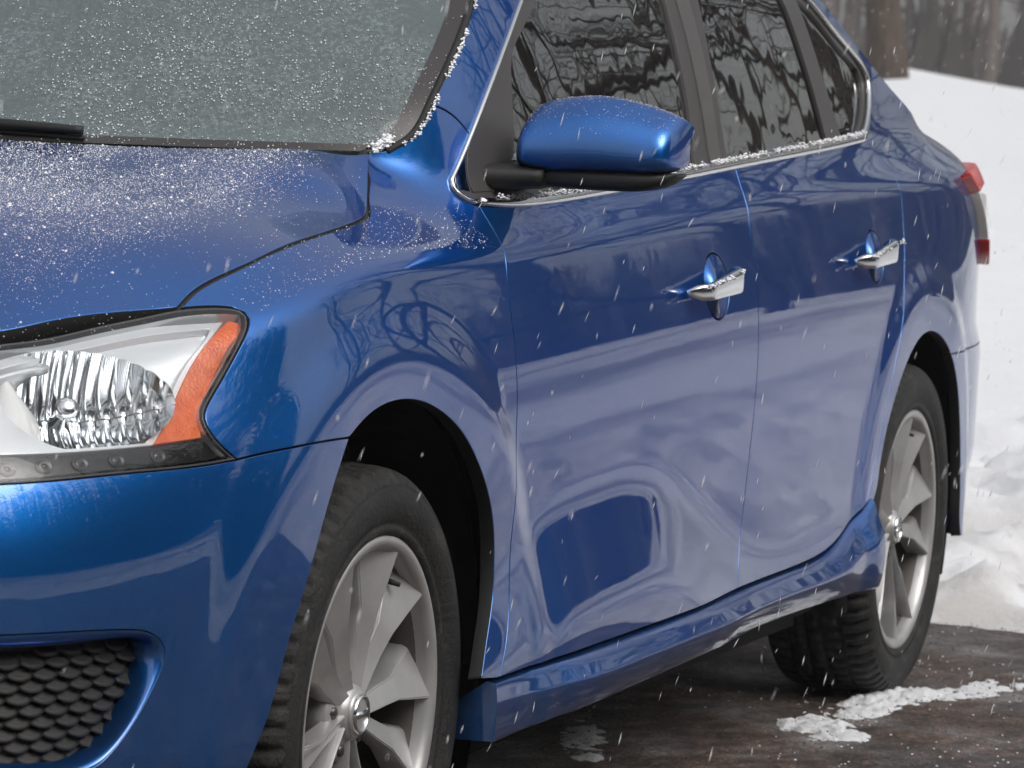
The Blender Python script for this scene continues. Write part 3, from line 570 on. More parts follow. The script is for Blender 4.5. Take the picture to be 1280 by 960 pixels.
# ---- headlamps
LAMP = loop([c1(LAMP_R[0])] + LAMP_R[1:] + LAMP_T + [(-.78, .7735), (-.87, .752), (-.945, .715), (-.965, .675, 1), (-.95, .646), (-.86, .641)] + LAMP_B[::-1])
AMB = loop([(-.3401, .8180, 1), (-.3290, .8205), (-.3244, .8154), (-.3515, .7932), (-.3879, .7609), (-.4244, .7274), (-.4388, .7081), (-.4425, .6877, 1), (-.5217, .6832, 1), (-.4880, .7080), (-.4380, .7530), (-.3850, .7950)])
BEZ = loop([(-.90, .738, 1), (-.7085, .7716), (-.5587, .7938), (-.4432, .812), (-.3392, .8205, 1), (-.3850, .7950), (-.4380, .7530), (-.4880, .7080), (-.5217, .6832, 1), (-.65, .6794), (-.759, .6772), (-.93, .670, 1)])
BEZI = loop([(-.885, .728, 1), (-.7154, .7614), (-.5689, .7837), (-.4541, .8026), (-.3640, .8126, 1), (-.3990, .7900), (-.4477, .7528), (-.4990, .7060), (-.5325, .6862, 1), (-.65, .6834), (-.759, .6812), (-.905, .676, 1)])
STR = loop([(-.955, .668, 1), (-.759, .6752), (-.65, .6774), (-.5217, .6812), (-.4405, .6849, 1), (-.4330, .6810), (-.4090, .6610, 1), (-.4852, .6575), (-.5768, .6548), (-.6706, .6504), (-.7637, .646), (-.945, .648, 1)])
def frame_at(s0, z0):
    p = side(s0, z0); n = side_n(s0, z0); return p, n
for sg in (-1, 1):
    mir = sg > 0
    L = panel('headlamp', LAMP, M['lampseal'], car, holes=[shrink(LAMP, .0036)], off=-.001, gap=.0012, edge=.02, grid=.006, mirror=mir)
    panel('lens', shrink(LAMP, .0028), M['lens'], L, off=-.0015, edge=0, gap=0, grid=.012, mirror=mir)
    # housing: walls and a back that follows the lens
    rings = []
    for g, dpt in ((.006, .003), (.007, .040), (.008, .080), (.009, .118)):
        C = shrink(LAMP, g); R = side(C[:, 0], C[:, 1]) - side_n(C[:, 0], C[:, 1]) * dpt; R[:, 1] *= -sg; rings.append(R)
    V, F = loft(rings, True, False); fix(obj('housing', V, F, M['white'], L)); panel('housing_back', shrink(LAMP, .009), M['white'], L, off=-.117, edge=0, gap=0, grid=.02, mirror=mir)
    HB = ell(-.596, .7400, .118, .0570, 90); lim = shrink(BEZI, .0022); cc = np.array((-.60, .732))
    for q_ in range(len(HB)):
        for _ in range(60):
            if inside(lim, HB[q_:q_ + 1])[0]: break
            HB[q_] = cc + (HB[q_] - cc) * .985
    panel('reflector_plate', shrink(BEZI, .0005), M['white'], L, holes=[HB, ell(-.826, .714, .050, .026, 40)], off=-.020, gap=0, edge=.012, grid=.012, mirror=mir)
    panel('bezel', BEZ, M['white'], L, holes=[BEZI], off=-.010, gap=.0006, edge=.045, grid=.008, mirror=mir)
    panel('amber_reflector', AMB, M['amber'], L, off=-.008, gap=.0006, edge=.02, grid=.008, mirror=mir)
    panel('lower_strip', STR, M['strip'], L, off=-.011, gap=.0006, edge=.02, grid=.008, mirror=mir)
    for s0, z0 in ((-.745, .6615), (-.693, .6640), (-.640, .6658), (-.585, .6680), (-.520, .6705)):
        p, n = frame_at(s0, z0); p = p - n * .009; t = np.cross((0, 0, 1.), n); t /= np.linalg.norm(t); u = np.cross(n, t); rings = []
        for r, h in ((.0115, -.002), (.0112, .0004), (.0100, .0008), (.0085, .0002), (.004, -.001), (.003, .0006), (.0005, .0008)):
            rings.append([(p + (t * math.cos(a) * 1.0 + u * math.sin(a) * .75) * r + n * h) * (1, -sg, 1) for a in np.linspace(0, 2 * np.pi, 18, endpoint=False)])
        V, F = loft(rings); fix(obj('led', V, F, M['led'], L))
    for s0, z0, rx, rz, dep, nm in ((-.600, .7390, .122, .0600, .070, 'low'), (-.826, .714, .052, .028, .05, 'high')):
        p, n = frame_at(s0, z0); p = p - n * .022; ax_ = n * .75 + np.array((-.86, -.30, -.10)) * .5; ax_ /= np.linalg.norm(ax_); t = np.cross((0, 0, 1.), ax_); t /= np.linalg.norm(t); u = np.cross(ax_, t)
        V = []; F = []; NSt, sub_, nv = 15, 5, 25                # upright convex flutes, stepped at mid height
        for si in range(NSt):
            for half_ in (0, 1):
                b0 = len(V)
                for a in range(sub_ + 1):
                    X = -1 + 2 * (si + a / sub_) / NSt; X = max(-.999, min(.999, X)); hgt = math.sqrt(1 - X * X); bul = .0042 * (1 - (2 * a / sub_ - 1) ** 2)
                    for c in range(nv // 2 + 1):
                        Zv = (-1 + c / (nv // 2)) if half_ == 0 else c / (nv // 2); Z = Zv * hgt; q = p + t * X * rx + u * Z * rz - ax_ * (dep * (1 - X * X - Z * Z) - bul * min(1, 6 * hgt) - .0020 * half_); V.append(q * (1, -sg, 1))
                m_ = nv // 2 + 1
                for a in range(sub_):
                    for c in range(m_ - 1): F.append((b0 + a * m_ + c, b0 + (a + 1) * m_ + c, b0 + (a + 1) * m_ + c + 1, b0 + a * m_ + c + 1))
        o = fix(obj('reflector_bowl', V, F, M['reflector'], L))
        Q = [(p - ax_ * .012), (p - ax_ * .012), p - ax_ * (dep + .004)]; rings = []
        for hh, r in ((-.014, .001), (-.0145, .008), (-.018, .0125), (-.026, .0135), (-.034, .011), (-dep - .006, .010)):
            rings.append([(p + ax_ * hh + (t * math.cos(a) + u * math.sin(a)) * r) * (1, -sg, 1) for a in np.linspace(0, 2 * np.pi, 20, endpoint=False)])
        V, F = loft(rings); fix(obj('bulb', V, F, M['chrome'], L))
    # clear vane between the two bowls
    rings = []
    for k in np.linspace(0, 1, 14):
        z0 = .686 + .088 * k; w_ = .012 + .030 * math.sin(math.pi * min(1, k * .9 + .1)); s0 = -.700 + .03 * k; row = []
        for a in np.linspace(-1, 1, 9):
            q = side(s0 + a * w_, z0) - side_n(s0, z0) * (.028 + .020 * a * a); row.append(q * (1, -sg, 1))
        rings.append(row)
    V, F = loft(rings, False, False); fix(obj('divider_vane', V, F, M['clearlens'], L))
    # tail lamps: red, clear band, red
    def zclip(C, a, b):
        for lim, sgn in ((a, 1), (b, -1)):
            out = []
            for q, r in zip(C, np.roll(C, -1, 0)):
                dq, dr = (q[1] - lim) * sgn, (r[1] - lim) * sgn
                if dq >= 0: out.append(q)
                if dq * dr < 0: out.append(q + (r - q) * dq / (dq - dr))
            C = np.array(out)
        return C[np.linalg.norm(C - np.roll(C, 1, 0), axis=1) > 2e-4]
    tl = loops['tail']; T = panel('tail_lamp', zclip(tl, .845, .938), M['clearlens'], car, off=.018, edge=.05, gap=.001, grid=.012, mirror=mir)
    for a, b in ((.938, .995), (.77, .845)): panel('red_lens', zclip(tl, a, b), M['redlens'], T, off=.0205, edge=.05, gap=.001, grid=.012, mirror=mir)
# front grille between the lamps, off to the side of the view
both('front_grille', loop([(-.985, .645, 1), (-.985, .70, 1), (-1.2, .735), (S_FRONT, .745, 1), (S_FRONT, .64, 1), (-1.2, .64)]), M['black'], off=-.02, edge=.03, grid=.03)
# ---- wheels (local: axle along y, outward is -y, origin at the hub in the flange plane)
def lathe(prof, n, mod=None):
    V = []; F = []; m = len(prof)
    for k in range(n):
        a = 2 * math.pi * k / n; c, s = math.cos(a), math.sin(a)
        for i, (r, y) in enumerate(prof):
            rr = r + (mod(i, a, k) if mod else 0); V.append((rr * c, y, rr * s))
    for k in range(n):
        for i in range(m - 1): F.append((k * m + i, k * m + i + 1, ((k + 1) % n) * m + i + 1, ((k + 1) % n) * m + i))
    return V, F
def make_wheel():
    rimp = [(.2065, .024), (.2085, .012), (.213, .004), (.2185, .0015), (.2245, .0005), (.2275, .002), (.2275, .008), (.222, .012), (.219, .02), (.219, .185), (.2275, .19)]
    V, F = lathe(rimp, 120); W = fix(obj('wheel', V, F, M['rim'], car))
    V, F = lathe([(.150, .150), (.196, .150), (.205, .12), (.203, .05), (.205, .030), (.2066, .0235)], 100); fix(obj('rim_barrel', V, F, M['barrel'], W))  # alloy barrel coloured dark so the cavity behind the spokes looks shaded
    # tyre: outer sidewall, shoulder blocks, ribs, inner sidewall
    tp = [(.214, .020), (.2265, .006), (.2300, -.0005), (.2345, -.0030), (.2390, -.0030), (.2415, -.0005), (.246, -.0035), (.258, -.0085), (.270, -.0100), (.282, -.0085), (.289, -.0060), (.2905, -.0050), (.2935, -.0058), (.2990, -.0020), (.3050, .0035), (.3095, .0100), (.3120, .0160), (.3138, .0260), (.3150, .0400), (.3150, .0415), (.3075, .0425), (.3075, .0500), (.3155, .0510), (.3160, .0580), (.3162, .0760), (.3162, .0780), (.3085, .0790), (.3085, .0870), (.3163, .0880), (.3163, .1080), (.3088, .1090), (.3088, .1170), (.3162, .1180), (.3160, .1440), (.3080, .1450), (.3080, .1520), (.3150, .1530), (.3120, .1780), (.3030, .1930), (.2900, .2000), (.2650, .2020), (.2350, .1960), (.2200, .185)]
    NS = 432
    def mod(i, a, k):
        r, y = tp[i]; q = k % 6
        if 13 <= i <= 18: return -.0085 * (q in (0, 1)) * min(1, (i - 12) / 2)
        if 22 <= i <= 25: return -.008 * ((k + 3) % 6 in (0, 1))
        if 28 <= i <= 29: return -.005 * ((k + 1) % 6 == 0)
        if 32 <= i <= 33: return -.006 * ((k + 4) % 6 == 0)
        if 36 <= i <= 37: return -.006 * (q == 0)
        if i in (8, 9): return 0.
        return 0.
    V, F = lathe(tp, NS, mod); V = np.array(V)
    low = V[:, 2] < -.305                        # flattened a little where it carries the car
    V[low, 2] = -.305 + (V[low, 2] + .305) * .25
    ty = fix(obj('tyre', V, F, M['tyre'], W)); 
    # five pairs of spokes
    def spoke(flip):
        rings = []
        for u in (0, .18, .36, .50, .55, .60, .75, .90, 1.):
            r = .030 + .182 * u; th = (13 + 2.6 * u) * flip; hw = .0115 + .008 * min(u, .55) + .050 * max(0, u - .55); y = .024 - .008 * u - .017 * max(0, u - .3); dpt = .020 + .022 * u
            # narrow and ridged near the hub, bending out to a broad flat face at the rim, tipped one way round the wheel
            tl_ = .44 * hw
            sec = [(-1.03, dpt), (-1.0, .003), (-.93, 0), (.86, 1.8 * tl_), (.99, 2.0 * tl_ + .005), (1.03, dpt + tl_)]
            R = []
            for e, d in sec:
                ang = math.radians(th); c, s = math.cos(ang), math.sin(ang); off_ = e * hw; R.append((r * c - off_ * s, y + d, r * s + off_ * c))
            rings.append(R)
        return loft(rings)
    for k in range(5):
        for flip in (1, -1):
            if k == 0:
                V, F = spoke(flip); sp_ = fix(obj('spoke', V, F, M['rim'], W), .0014, 0, 2); sp_.data.set_sharp_from_angle(angle=math.radians(24))
                if flip > 0: s1_ = sp_
                else: s2_ = sp_
                o = sp_
            else:
                o = (s1_ if flip > 0 else s2_).copy(); COL.objects.link(o); o.parent = W
            o.rotation_euler = (0, -math.radians(65 + 72 * k), 0)
    hubp = [(.0005, .020), (.028, .020), (.030, .0225), (.034, .024), (.0355, .028), (.038, .031), (.058, .035), (.064, .040), (.066, .085), (.05, .09)]
    V, F = lathe(hubp, 60); fix(obj('hub', V, F, M['rim'], W))
    V, F = lathe([(.0005, .0165), (.020, .0160), (.0275, .0180), (.0300, .021), (.0300, .026)], 48); cap = fix(obj('centre_cap', V, F, M['rim'], W))
    V, F = lathe([(.0200, .0172), (.0205, .0140), (.0225, .0130), (.0250, .0140), (.0255, .0178)], 48); fix(obj('cap_emblem', V, F, M['chrome'], W))
    rbox('cap_emblem', (-.024, .0135, -.0042), (.024, .0185, .0042), M['chrome'], W, .001, 1., 2)
    for k in range(5):
        a = math.radians(65 + 36 + 72 * k)
        if k == 0:
            V, F = lathe([(.0005, .026), (.006, .026), (.0085, .028), (.0085, .044)], 6); V2 = [(x, y, z) for x, y, z in V]; ln = fix(obj('lug_nut', V2, F, M['lug'], W)); o = ln  # nuts coloured dark to stand in for the shade of their recesses
        else: o = ln.copy(); COL.objects.link(o); o.parent = W
        o.location = (.050 * math.cos(a), .004, .050 * math.sin(a))
    V, F = lathe([(.06, .078), (.140, .078), (.142, .081), (.142, .098), (.05, .10)], 80); fix(obj('brake_disc', V, F, M['brake'], W))
    V, F = lathe([(.0005, .112), (.19, .112), (.204, .120)], 40); fix(obj('backing_plate', V, F, M['dark'], W))  # plate kept black and set close, deepening the shade between the spokes
    P = [(.188 * math.cos(1.02), .034, .188 * math.sin(1.02)), (.184 * math.cos(1.0), .012, .184 * math.sin(1.0))]; V, F = tube(P, [.0045, .003], 8); fix(obj('tyre_valve', V, F, M['rubber'], W))
    return W
WH = make_wheel(); WH.location = (0, -.858, .309)
w2 = copy_tree(WH, car); w2.location = (2.70, -.860, .309); w2.rotation_euler = (0, math.radians(-14), 0)
for x in (0, 2.70):
    w3 = copy_tree(WH, car); w3.location = (x, .858, .309); w3.rotation_euler = (0, 0, math.pi)
# ---- wheel houses, underbody
for sg in (-1, 1):
    for cx, cz, r in ((.02, .318, .415), (2.715, .318, .405)):
        rings = []
        for y, rr in ((-.845, r - .022), (-.83, r), (-.56, r), (-.54, r - .02)):
            rings.append([(cx + rr * math.cos(a), y * -sg, max(.16, cz + rr * math.sin(a))) for a in np.linspace(-.35, math.pi + .35, 40)])
        rings.append([(cx + .01 * math.cos(a), -.54 * -sg, cz + .01 * math.sin(a)) for a in np.linspace(-.35, math.pi + .35, 40)])
        V, F = loft(rings, False, False); fix(obj('wheel_house', V, F, M['liner'], car))
rbox('underbody', (.42, -.80, .165), (2.30, .80, .34), M['dark'], car, .03); rbox('underbody', (-.75, -.50, .22), (.45, .50, .5), M['dark'], car, .03); rbox('underbody', (2.28, -.62, .19), (3.5, .62, .7), M['dark'], car, .03)
# ---- door mirror
def make_mirror(sg):
    rings = []; rb = []
    ys = np.concatenate([[0, .004, .012, .025], np.linspace(.05, .95, 24), [.972, .988, .997, 1.0]])
    topf = nspline([0, .06, .2, .42, .65, .85, 1.0], [1.060, 1.078, 1.094, 1.1010, 1.097, 1.086, 1.074]); botf = nspline([0, .1, .5, .9, 1], [1.0, .995, .9955, .9985, 1.003])
    for u in ys:
        y = -.800 - .222 * u; k = math.sqrt(max(0, 1 - (max(0, (u - .90) / .10)) ** 3.2)) * math.sqrt(max(0, 1 - (max(0, (.08 - u) / .08)) ** 2.6)); k = max(k, .02)
        zt, zb = float(topf(u)), float(botf(u)); zm = (zt + zb) / 2; zt, zb = zm + (zt - zm) * (.74 + .26 * k), zm + (zb - zm) * (.74 + .26 * k)
        xb = .640 + .030 * u; dep = .105 * (.25 + .75 * k) * (1 - .12 * u); R = []
        for a in np.linspace(0, 2 * np.pi, 40, endpoint=False):
            c, s = math.cos(a), math.sin(a); e = .50; zz = zm + (zt - zb) / 2 * np.sign(s) * abs(s) ** e; xx = xb - (dep * (.5 - .5 * -c if False else (.5 + .5 * np.sign(-c) * abs(c) ** .55)) if True else 0)
            lean = (.010 * (zz - zb) / (zt - zb) + .115 * float(sp((zz - zb) / (zt - zb) - .60, .05))); R.append((xx + lean * (xb - xx) / max(dep, .01), y * -sg, zz))
        rings.append(R)
    V, F = loft(rings); m = fix(obj('door_mirror', V, F, PAINT, car), 0, 1)
    # black lower shell and arm to the door
    rings = []
    for u in np.linspace(0, 1, 20):
        y = -.780 - .240 * u; k = math.sqrt(max(.01, 1 - max(0, (u - .72) / .285) ** 2.4)); zt = 1.0; zb = 1.0 - (.024 + .006 * math.sin(u * 3)) * k; xb = .642 + .024 * u; dep = .082 * (.5 + .5 * k); R = []
        for a in np.linspace(0, 2 * np.pi, 24, endpoint=False):
            c, s = math.cos(a), math.sin(a); R.append((xb - dep / 2 + dep / 2 * np.sign(c) * abs(c) ** .6, y * -sg, (zt + zb) / 2 + (zt - zb) / 2 * np.sign(s) * abs(s) ** .6))
        rings.append(R)
    V, F = loft(rings); fix(obj('lower_shell', V, F, M['black'], m))
    rings = []
    for u in np.linspace(0, 1, 10):
        y = -.752 - .095 * u; x0 = .51 + .04 * u; x1 = .655; z1 = 1.002 - .004 * u; z0 = .956 + .016 * u; R = []
        for a in np.linspace(0, 2 * np.pi, 20, endpoint=False):
            c, s = math.cos(a), math.sin(a); R.append(((x0 + x1) / 2 + (x1 - x0) / 2 * np.sign(c) * abs(c) ** .6, y * -sg, (z0 + z1) / 2 + (z1 - z0) / 2 * np.sign(s) * abs(s) ** .6))
        rings.append(R)
    V, F = loft(rings); fix(obj('mirror_arm', V, F, M['black'], m))
    g = [( .6445 + .004 + .026 * ((-y - .83) / .2), y * -sg, z) for y, z in [(-.845, 1.005), (-1.005, 1.012), (-1.02, 1.035), (-1.005, 1.062), (-.94, 1.085), (-.88, 1.085), (-.845, 1.07), (-.838, 1.03)]]
    obj('mirror_glass', g, [tuple(range(8))], M['mirrorglass'], m, False); return m
mirrors = [make_mirror(sg) for sg in (-1, 1)]
both('sail_panel', loop([(.480, .962, 1), (.487, 1.008), (.555, 1.078), (.662, 1.158, 1), (.625, 1.06), (.600, .967, 1)]), M['trimblack'], off=-.003, gap=0, edge=.008)
both('small_pane', loop([(.447, .966, 1), (.453, .985), (.484, 1.012, 1), (.477, .990), (.474, .963, 1)]), M['glass'], off=-.004, gap=0, edge=.004)
# ---- cabin
cab = rbox('cabin_floor', (.35, -.72, .34), (2.75, .72, .40), M['dash'], car, .02)
rbox('dashboard', (.30, -.69, .62), (.86, .69, .985), M['dash'], car, .07, .86); rbox('firewall', (.26, -.68, .40), (.34, .68, .93), M['dash'], car, .02)
rbox('instrument_hood', (.66, -.52, .95), (.86, -.20, 1.03), M['dash'], car, .035, .85)
for sg in (-1, 1):
    rbox('door_card', (.45, sg * .735 - .014, .40), (1.48, sg * .735 + .014, .972), M['trim'], car, .01); rbox('door_card', (1.49, sg * .735 - .014, .40), (2.5, sg * .735 + .014, 1.022), M['trim'], car, .01)
for y in (-.37, .37):
    st = rbox('front_seat', (1.28, y - .26, .42), (1.78, y + .26, .62), M['seat'], car, .06); b = rbox('backrest', (0, -.25, 0), (.14, .25, .52), M['seat'], st, .06, .86); b.location = (1.70, y, .58); b.rotation_euler = (0, .28, 0)
    h = rbox('headrest', (0, -.13, 0), (.10, .13, .20), M['seat'], st, .045, .9); h.location = (1.88, y, 1.10); h.rotation_euler = (0, .15, 0)
st = rbox('rear_seat', (2.15, -.66, .42), (2.65, .66, .64), M['seat'], car, .06); b = rbox('backrest', (0, -.66, 0), (.14, .66, .54), M['seat'], st, .06); b.location = (2.56, 0, .59); b.rotation_euler = (0, .35, 0)
P = [(1.06 + .075 * math.sin(a) * .9, -.37 + .185 * math.cos(a), .93 + .17 * math.sin(a)) for a in np.linspace(0, 2 * np.pi, 41)]; V, F = tube(P, .015, 10); sw = fix(obj('steering_wheel', V, F, M['dash'], car)); rbox('steering_hub', (.98, -.45, .87), (1.08, -.29, .99), M['dash'], sw, .03)
rbox('rear_shelf', (2.68, -.66, 1.02), (3.02, .66, 1.137), M['dash'], car, .01)
for y in (-.40, 0, .40): rbox('rear_headrest', (2.70, y - .13, 1.05), (2.79, y + .13, 1.19), M['seat'], car, .04, .9)
rbox('headliner', (1.25, -.56, 1.425), (2.25, .56, 1.445), M['trim'], car, .005)
rbox('rear_view_mirror', (1.00, -.12, 1.27), (1.03, .12, 1.33), M['black'], car, .012)
for sg in (-1, 1): rbox('centre_pillar', (1.47, sg * .69 - .02, .9), (1.58, sg * .69 + .02, 1.38), M['dash'], car, .01)
# ================================================================ ground and surroundings
def drive_d(x, y): return np.maximum(np.maximum(x - 3.62 + .10 * (y + .8) + .30 * fbm(x * .9, y * .9, 5) + .12 * fbm(x * 5, y * 5, 9), -y - 6.0 - .5 * fbm(x, y, 3)), np.maximum(y - 3.4, -x - 14.))
def terrain(x, y):
    d = drive_d(x, y); r = 25 - sp(25 - np.maximum(0, x - 9), 2.); h = -.05 + .085 * sst(-.10, .30, d + .10 * fbm(x * 6, y * 6, 21)) + .02 * sst(.3, 3, d)
    h = h + sst(.05, .6, d) * sst(6.5, 2.5, d) * (.30 * np.maximum(0, fbm(x * 1.7, y * 2.4, 31) + .10) + .20 * fbm(x * 4.5, y * 5.5, 33) + .10 * fbm(x * 12, y * 14, 35))
    h = h + .16 * np.exp(-((x - 37.2) ** 2 + (y - 7.55) ** 2) / .5) + .030 * np.clip(y - 5, -6, 6) * sst(12, 23, r) * sst(-4, 2, y)
    h = h + .12 * sp(np.minimum(y, 24) - 9.6, .8) * sst(8, 22, r) * sst(62, 46, x)
    return h + .0435 * r * sst(0, 6, r) + sst(2, 8, d) * ((.10 + .08 * sst(16, 24, r)) * fbm(x * .22, y * .22, 41) + .03 * fbm(x * 1.5, y * 1.5, 43))
def axis(lo, hi, fine0, fine1, st, g=1.10):
    a = list(np.arange(fine0, fine1, st)); s = st; q = a[-1]
    while q < hi: s *= g; q += s; a.append(q)
    s = st; q = a[0]; b = []
    while q > lo: s *= g; q -= s; b.append(q)
    return np.array(b[::-1] + a)
X, Y = axis(-420, 420, 2.6, 10.5, .045), axis(-420, 420, -2.6, 2.4, .045)
gx, gy = np.meshgrid(X, Y, indexing='ij'); V = np.stack([gx, gy, terrain(gx, gy)], -1).reshape(-1, 3); ny = len(Y)
ii, jj = np.meshgrid(np.arange(len(X) - 1), np.arange(ny - 1), indexing='ij'); a = (ii * ny + jj).ravel()
tag(bigobj('ground', V, np.stack([a, a + ny, a + ny + 1, a + 1], 1), M['snowground'], None, True), None, None, None, 'structure')
X, Y = axis(-15, 5.5, 1.0, 4.4, .05, 1.15), axis(-8, 5, -2.2, .6, .05, 1.15); gx, gy = np.meshgrid(X, Y, indexing='ij'); V = np.stack([gx, gy, .010 * fbm(gx * 4, gy * 4, 51) + .004 * fbm(gx * 25, gy * 25, 52) - .003], -1).reshape(-1, 3); ny = len(Y)
ii, jj = np.meshgrid(np.arange(len(X) - 1), np.arange(ny - 1), indexing='ij'); a = (ii * ny + jj).ravel()
tag(bigobj('driveway', V, np.stack([a, a + ny, a + ny + 1, a + 1], 1), M['asphalt'], None, True), None, None, None, 'structure')
def snow_patch(cx, cy, lx, ly, rot, seed, label, hh=.02):
    c = .006; n, m = int(1.7 * lx / c), int(2.0 * ly / c); X, Y = np.meshgrid(np.arange(-n, n + 1) * c, np.arange(-m, m + 1) * c, indexing='ij')
    e = 1 - (X / lx) ** 2 - (Y / ly) ** 2; h = e * .42 + 1.7 * fbm(X * 11 + seed, Y * 17, seed) + 1.5 * fbm(X * 38, Y * 50 + seed, seed + 5) + 1.1 * fbm(X * 110, Y * 120, seed + 9)
    h = np.minimum(h, e + .5); Z = hh * (np.clip(h, -.12, .9) ** 1 * (.75 + .9 * fbm(X * 60, Y * 60, seed + 2))) - .003
    cr, sr = math.cos(rot), math.sin(rot); V = np.stack([X * cr - Y * sr, X * sr + Y * cr, Z], -1).reshape(-1, 3); w_ = Y.shape[1]
    i, j = np.meshgrid(np.arange(X.shape[0] - 1), np.arange(w_ - 1), indexing='ij'); ok = (np.maximum(np.maximum(h[:-1, :-1], h[1:, :-1]), np.maximum(h[:-1, 1:], h[1:, 1:])) > -.05).ravel(); a = (i * w_ + j).ravel()[ok]
    F = np.stack([a, a + w_, a + w_ + 1, a + 1], 1); u, inv = np.unique(F, return_inverse=True)
    o = bigobj('snow_patch', V[u], inv.reshape(F.shape), M['snow'], None, True); o.location = (cx, cy, 0); return tag(o, label, 'snow', 'patches of snow left on the driveway')
snow_patch(2.58, -.875, .22, .055, -.12, 3, 'long thin snow patch on the driveway nearest the rear tyre')
snow_patch(2.17, -.865, .13, .065, .5, 7, 'broken snow patch at the bottom edge, below the long thin one', .018)
snow_patch(2.86, -.99, .20, .05, -.2, 11, 'faint slushy snow streak right of the rear tyre', .008)
snow_patch(1.78, -.55, .20, .035, .35, 15, 'dim strip of snow under the shadow of the side skirt', .010)
snow_patch(2.42, -.875, .045, .02, .3, 19, 'small crumb of snow just below the long thin patch', .012)
rng = np.random.default_rng(7)
def octs(P, sx, sy, sz, rot=None):
    n = len(P); o = np.array([(1, 0, 0), (-1, 0, 0), (0, 1, 0), (0, -1, 0), (0, 0, 1), (0, 0, -1)], float); f = np.array([(0, 2, 4), (2, 1, 4), (1, 3, 4), (3, 0, 4), (2, 0, 5), (1, 2, 5), (3, 1, 5), (0, 3, 5)])
    S = np.stack([sx, sy, sz], -1); L = o[None] * S[:, None]
    if rot is not None: L = np.einsum('nij,nkj->nki', rot, L)
    return (L + P[:, None]).reshape(-1, 3), (f[None] + (np.arange(n) * 6)[:, None, None]).reshape(-1, 3)
n = 7000; P = np.stack([rng.uniform(.9, 3.9, n), rng.uniform(-1.7, -.2, n), np.zeros(n)], -1); s = rng.uniform(.0008, .0026, n) * rng.choice([1, 1, 1, 1.6], n); P[:, 2] = .010 * fbm(P[:, 0] * 4, P[:, 1] * 4, 51) + s * .3
V, F = octs(P, s, s * rng.uniform(.6, 1.1, n), s * .5); tag(bigobj('driveway_grit', V, F, M['grit']), 'loose grit scattered over the wet driveway', 'grit', None, 'stuff')
n = 900; P = np.stack([rng.uniform(1.6, 3.9, n), rng.uniform(-1.7, -.3, n), np.zeros(n)], -1); k = fbm(P[:, 0] * 3, P[:, 1] * 3, 71) > -.02; P = P[k]; n = len(P); s = rng.uniform(.0008, .0030, n); P[:, 2] = .010 * fbm(P[:, 0] * 4, P[:, 1] * 4, 51) + s * .3
V, F = octs(P, s, s, s * .6); tag(bigobj('slush_crumbs', V, F, M['grain']), 'small crumbs of slush scattered over the driveway', 'snow', None, 'stuff')
# ---- bare trees
def tree_mesh(seed, H=9., r0=.2, spread=.7, depth=5, low=.22, kids=5):
    rg = random.Random(seed); TV, TF, BV, BF = [], [], [], []
    def add(V, F, path, rad, n):
        v, f = tube(path, rad, n, False); b = len(V); V.extend(v); F.extend(tuple(i + b for i in q) for q in f)
    def grow(p, d, L, r, lev):
        n = 6 if lev == 0 else 5 if lev < 3 else 4; path = [p]; dirs = [d]
        for i in range(n):
            j = .10 if lev == 0 else .30; d = (d + Vector((rg.gauss(0, j), rg.gauss(0, j), rg.gauss(0, j * .8) + (.05 if lev else .03)))).normalized(); p = p + d * (L / n); path.append(p); dirs.append(d)
        rad = [r * (1 - .72 * i / n) * (1 + (.45 if lev == 0 and i == 0 else 0)) for i in range(n + 1)]
        (add(TV, TF, path, rad, 10) if lev == 0 else add(BV, BF, path, rad, 6 if lev < 2 else 4 if lev < 4 else 3))
        if lev >= depth: return
        kk = kids + 3 if lev == 0 else kids - (1 if lev > 2 else 0)
        for c in range(kk):
            t = low + (1 - low) * (c + rg.random()) / kk if lev == 0 else .22 + .78 * (c + rg.random()) / kk
            q = min(n - 1, int(t * n)); fr = t * n - q; bp = path[q].lerp(path[q + 1], fr); dd = dirs[q]; ax_ = Vector((rg.gauss(0, 1), rg.gauss(0, 1), rg.gauss(0, .5))).normalized(); side_ = dd.cross(ax_).normalized()
            ang = spread * rg.uniform(.7, 1.4); nd = (dd * math.cos(ang) + side_ * math.sin(ang)).normalized(); grow(bp, nd, L * rg.uniform(.42, .66) * (1.05 - .35 * t if lev == 0 else 1), max(.004, rad[q] * rg.uniform(.42, .62)), lev + 1)
    grow(Vector((0, 0, -.15)), Vector((0, 0, 1)), H, r0, 0)
    return TV, TF, BV, BF
def mk_tree(name, tm, loc, rz, sc, label, group, bark='bark', twig='twig', src=None):
    if src is None:
        o = empty(name, loc); obj('trunk', tm[0], tm[1], M[bark], o); bigobj('crown', tm[2], tm[3], M[twig], o, True)
    else: o = copy_tree(src); o.location = loc
    o.rotation_euler = (0, 0, rz); o.scale = (sc,) * 3; tag(o, label, 'tree', group); return o
gz = lambda x, y: float(terrain(np.array(x), np.array(y))) - .03
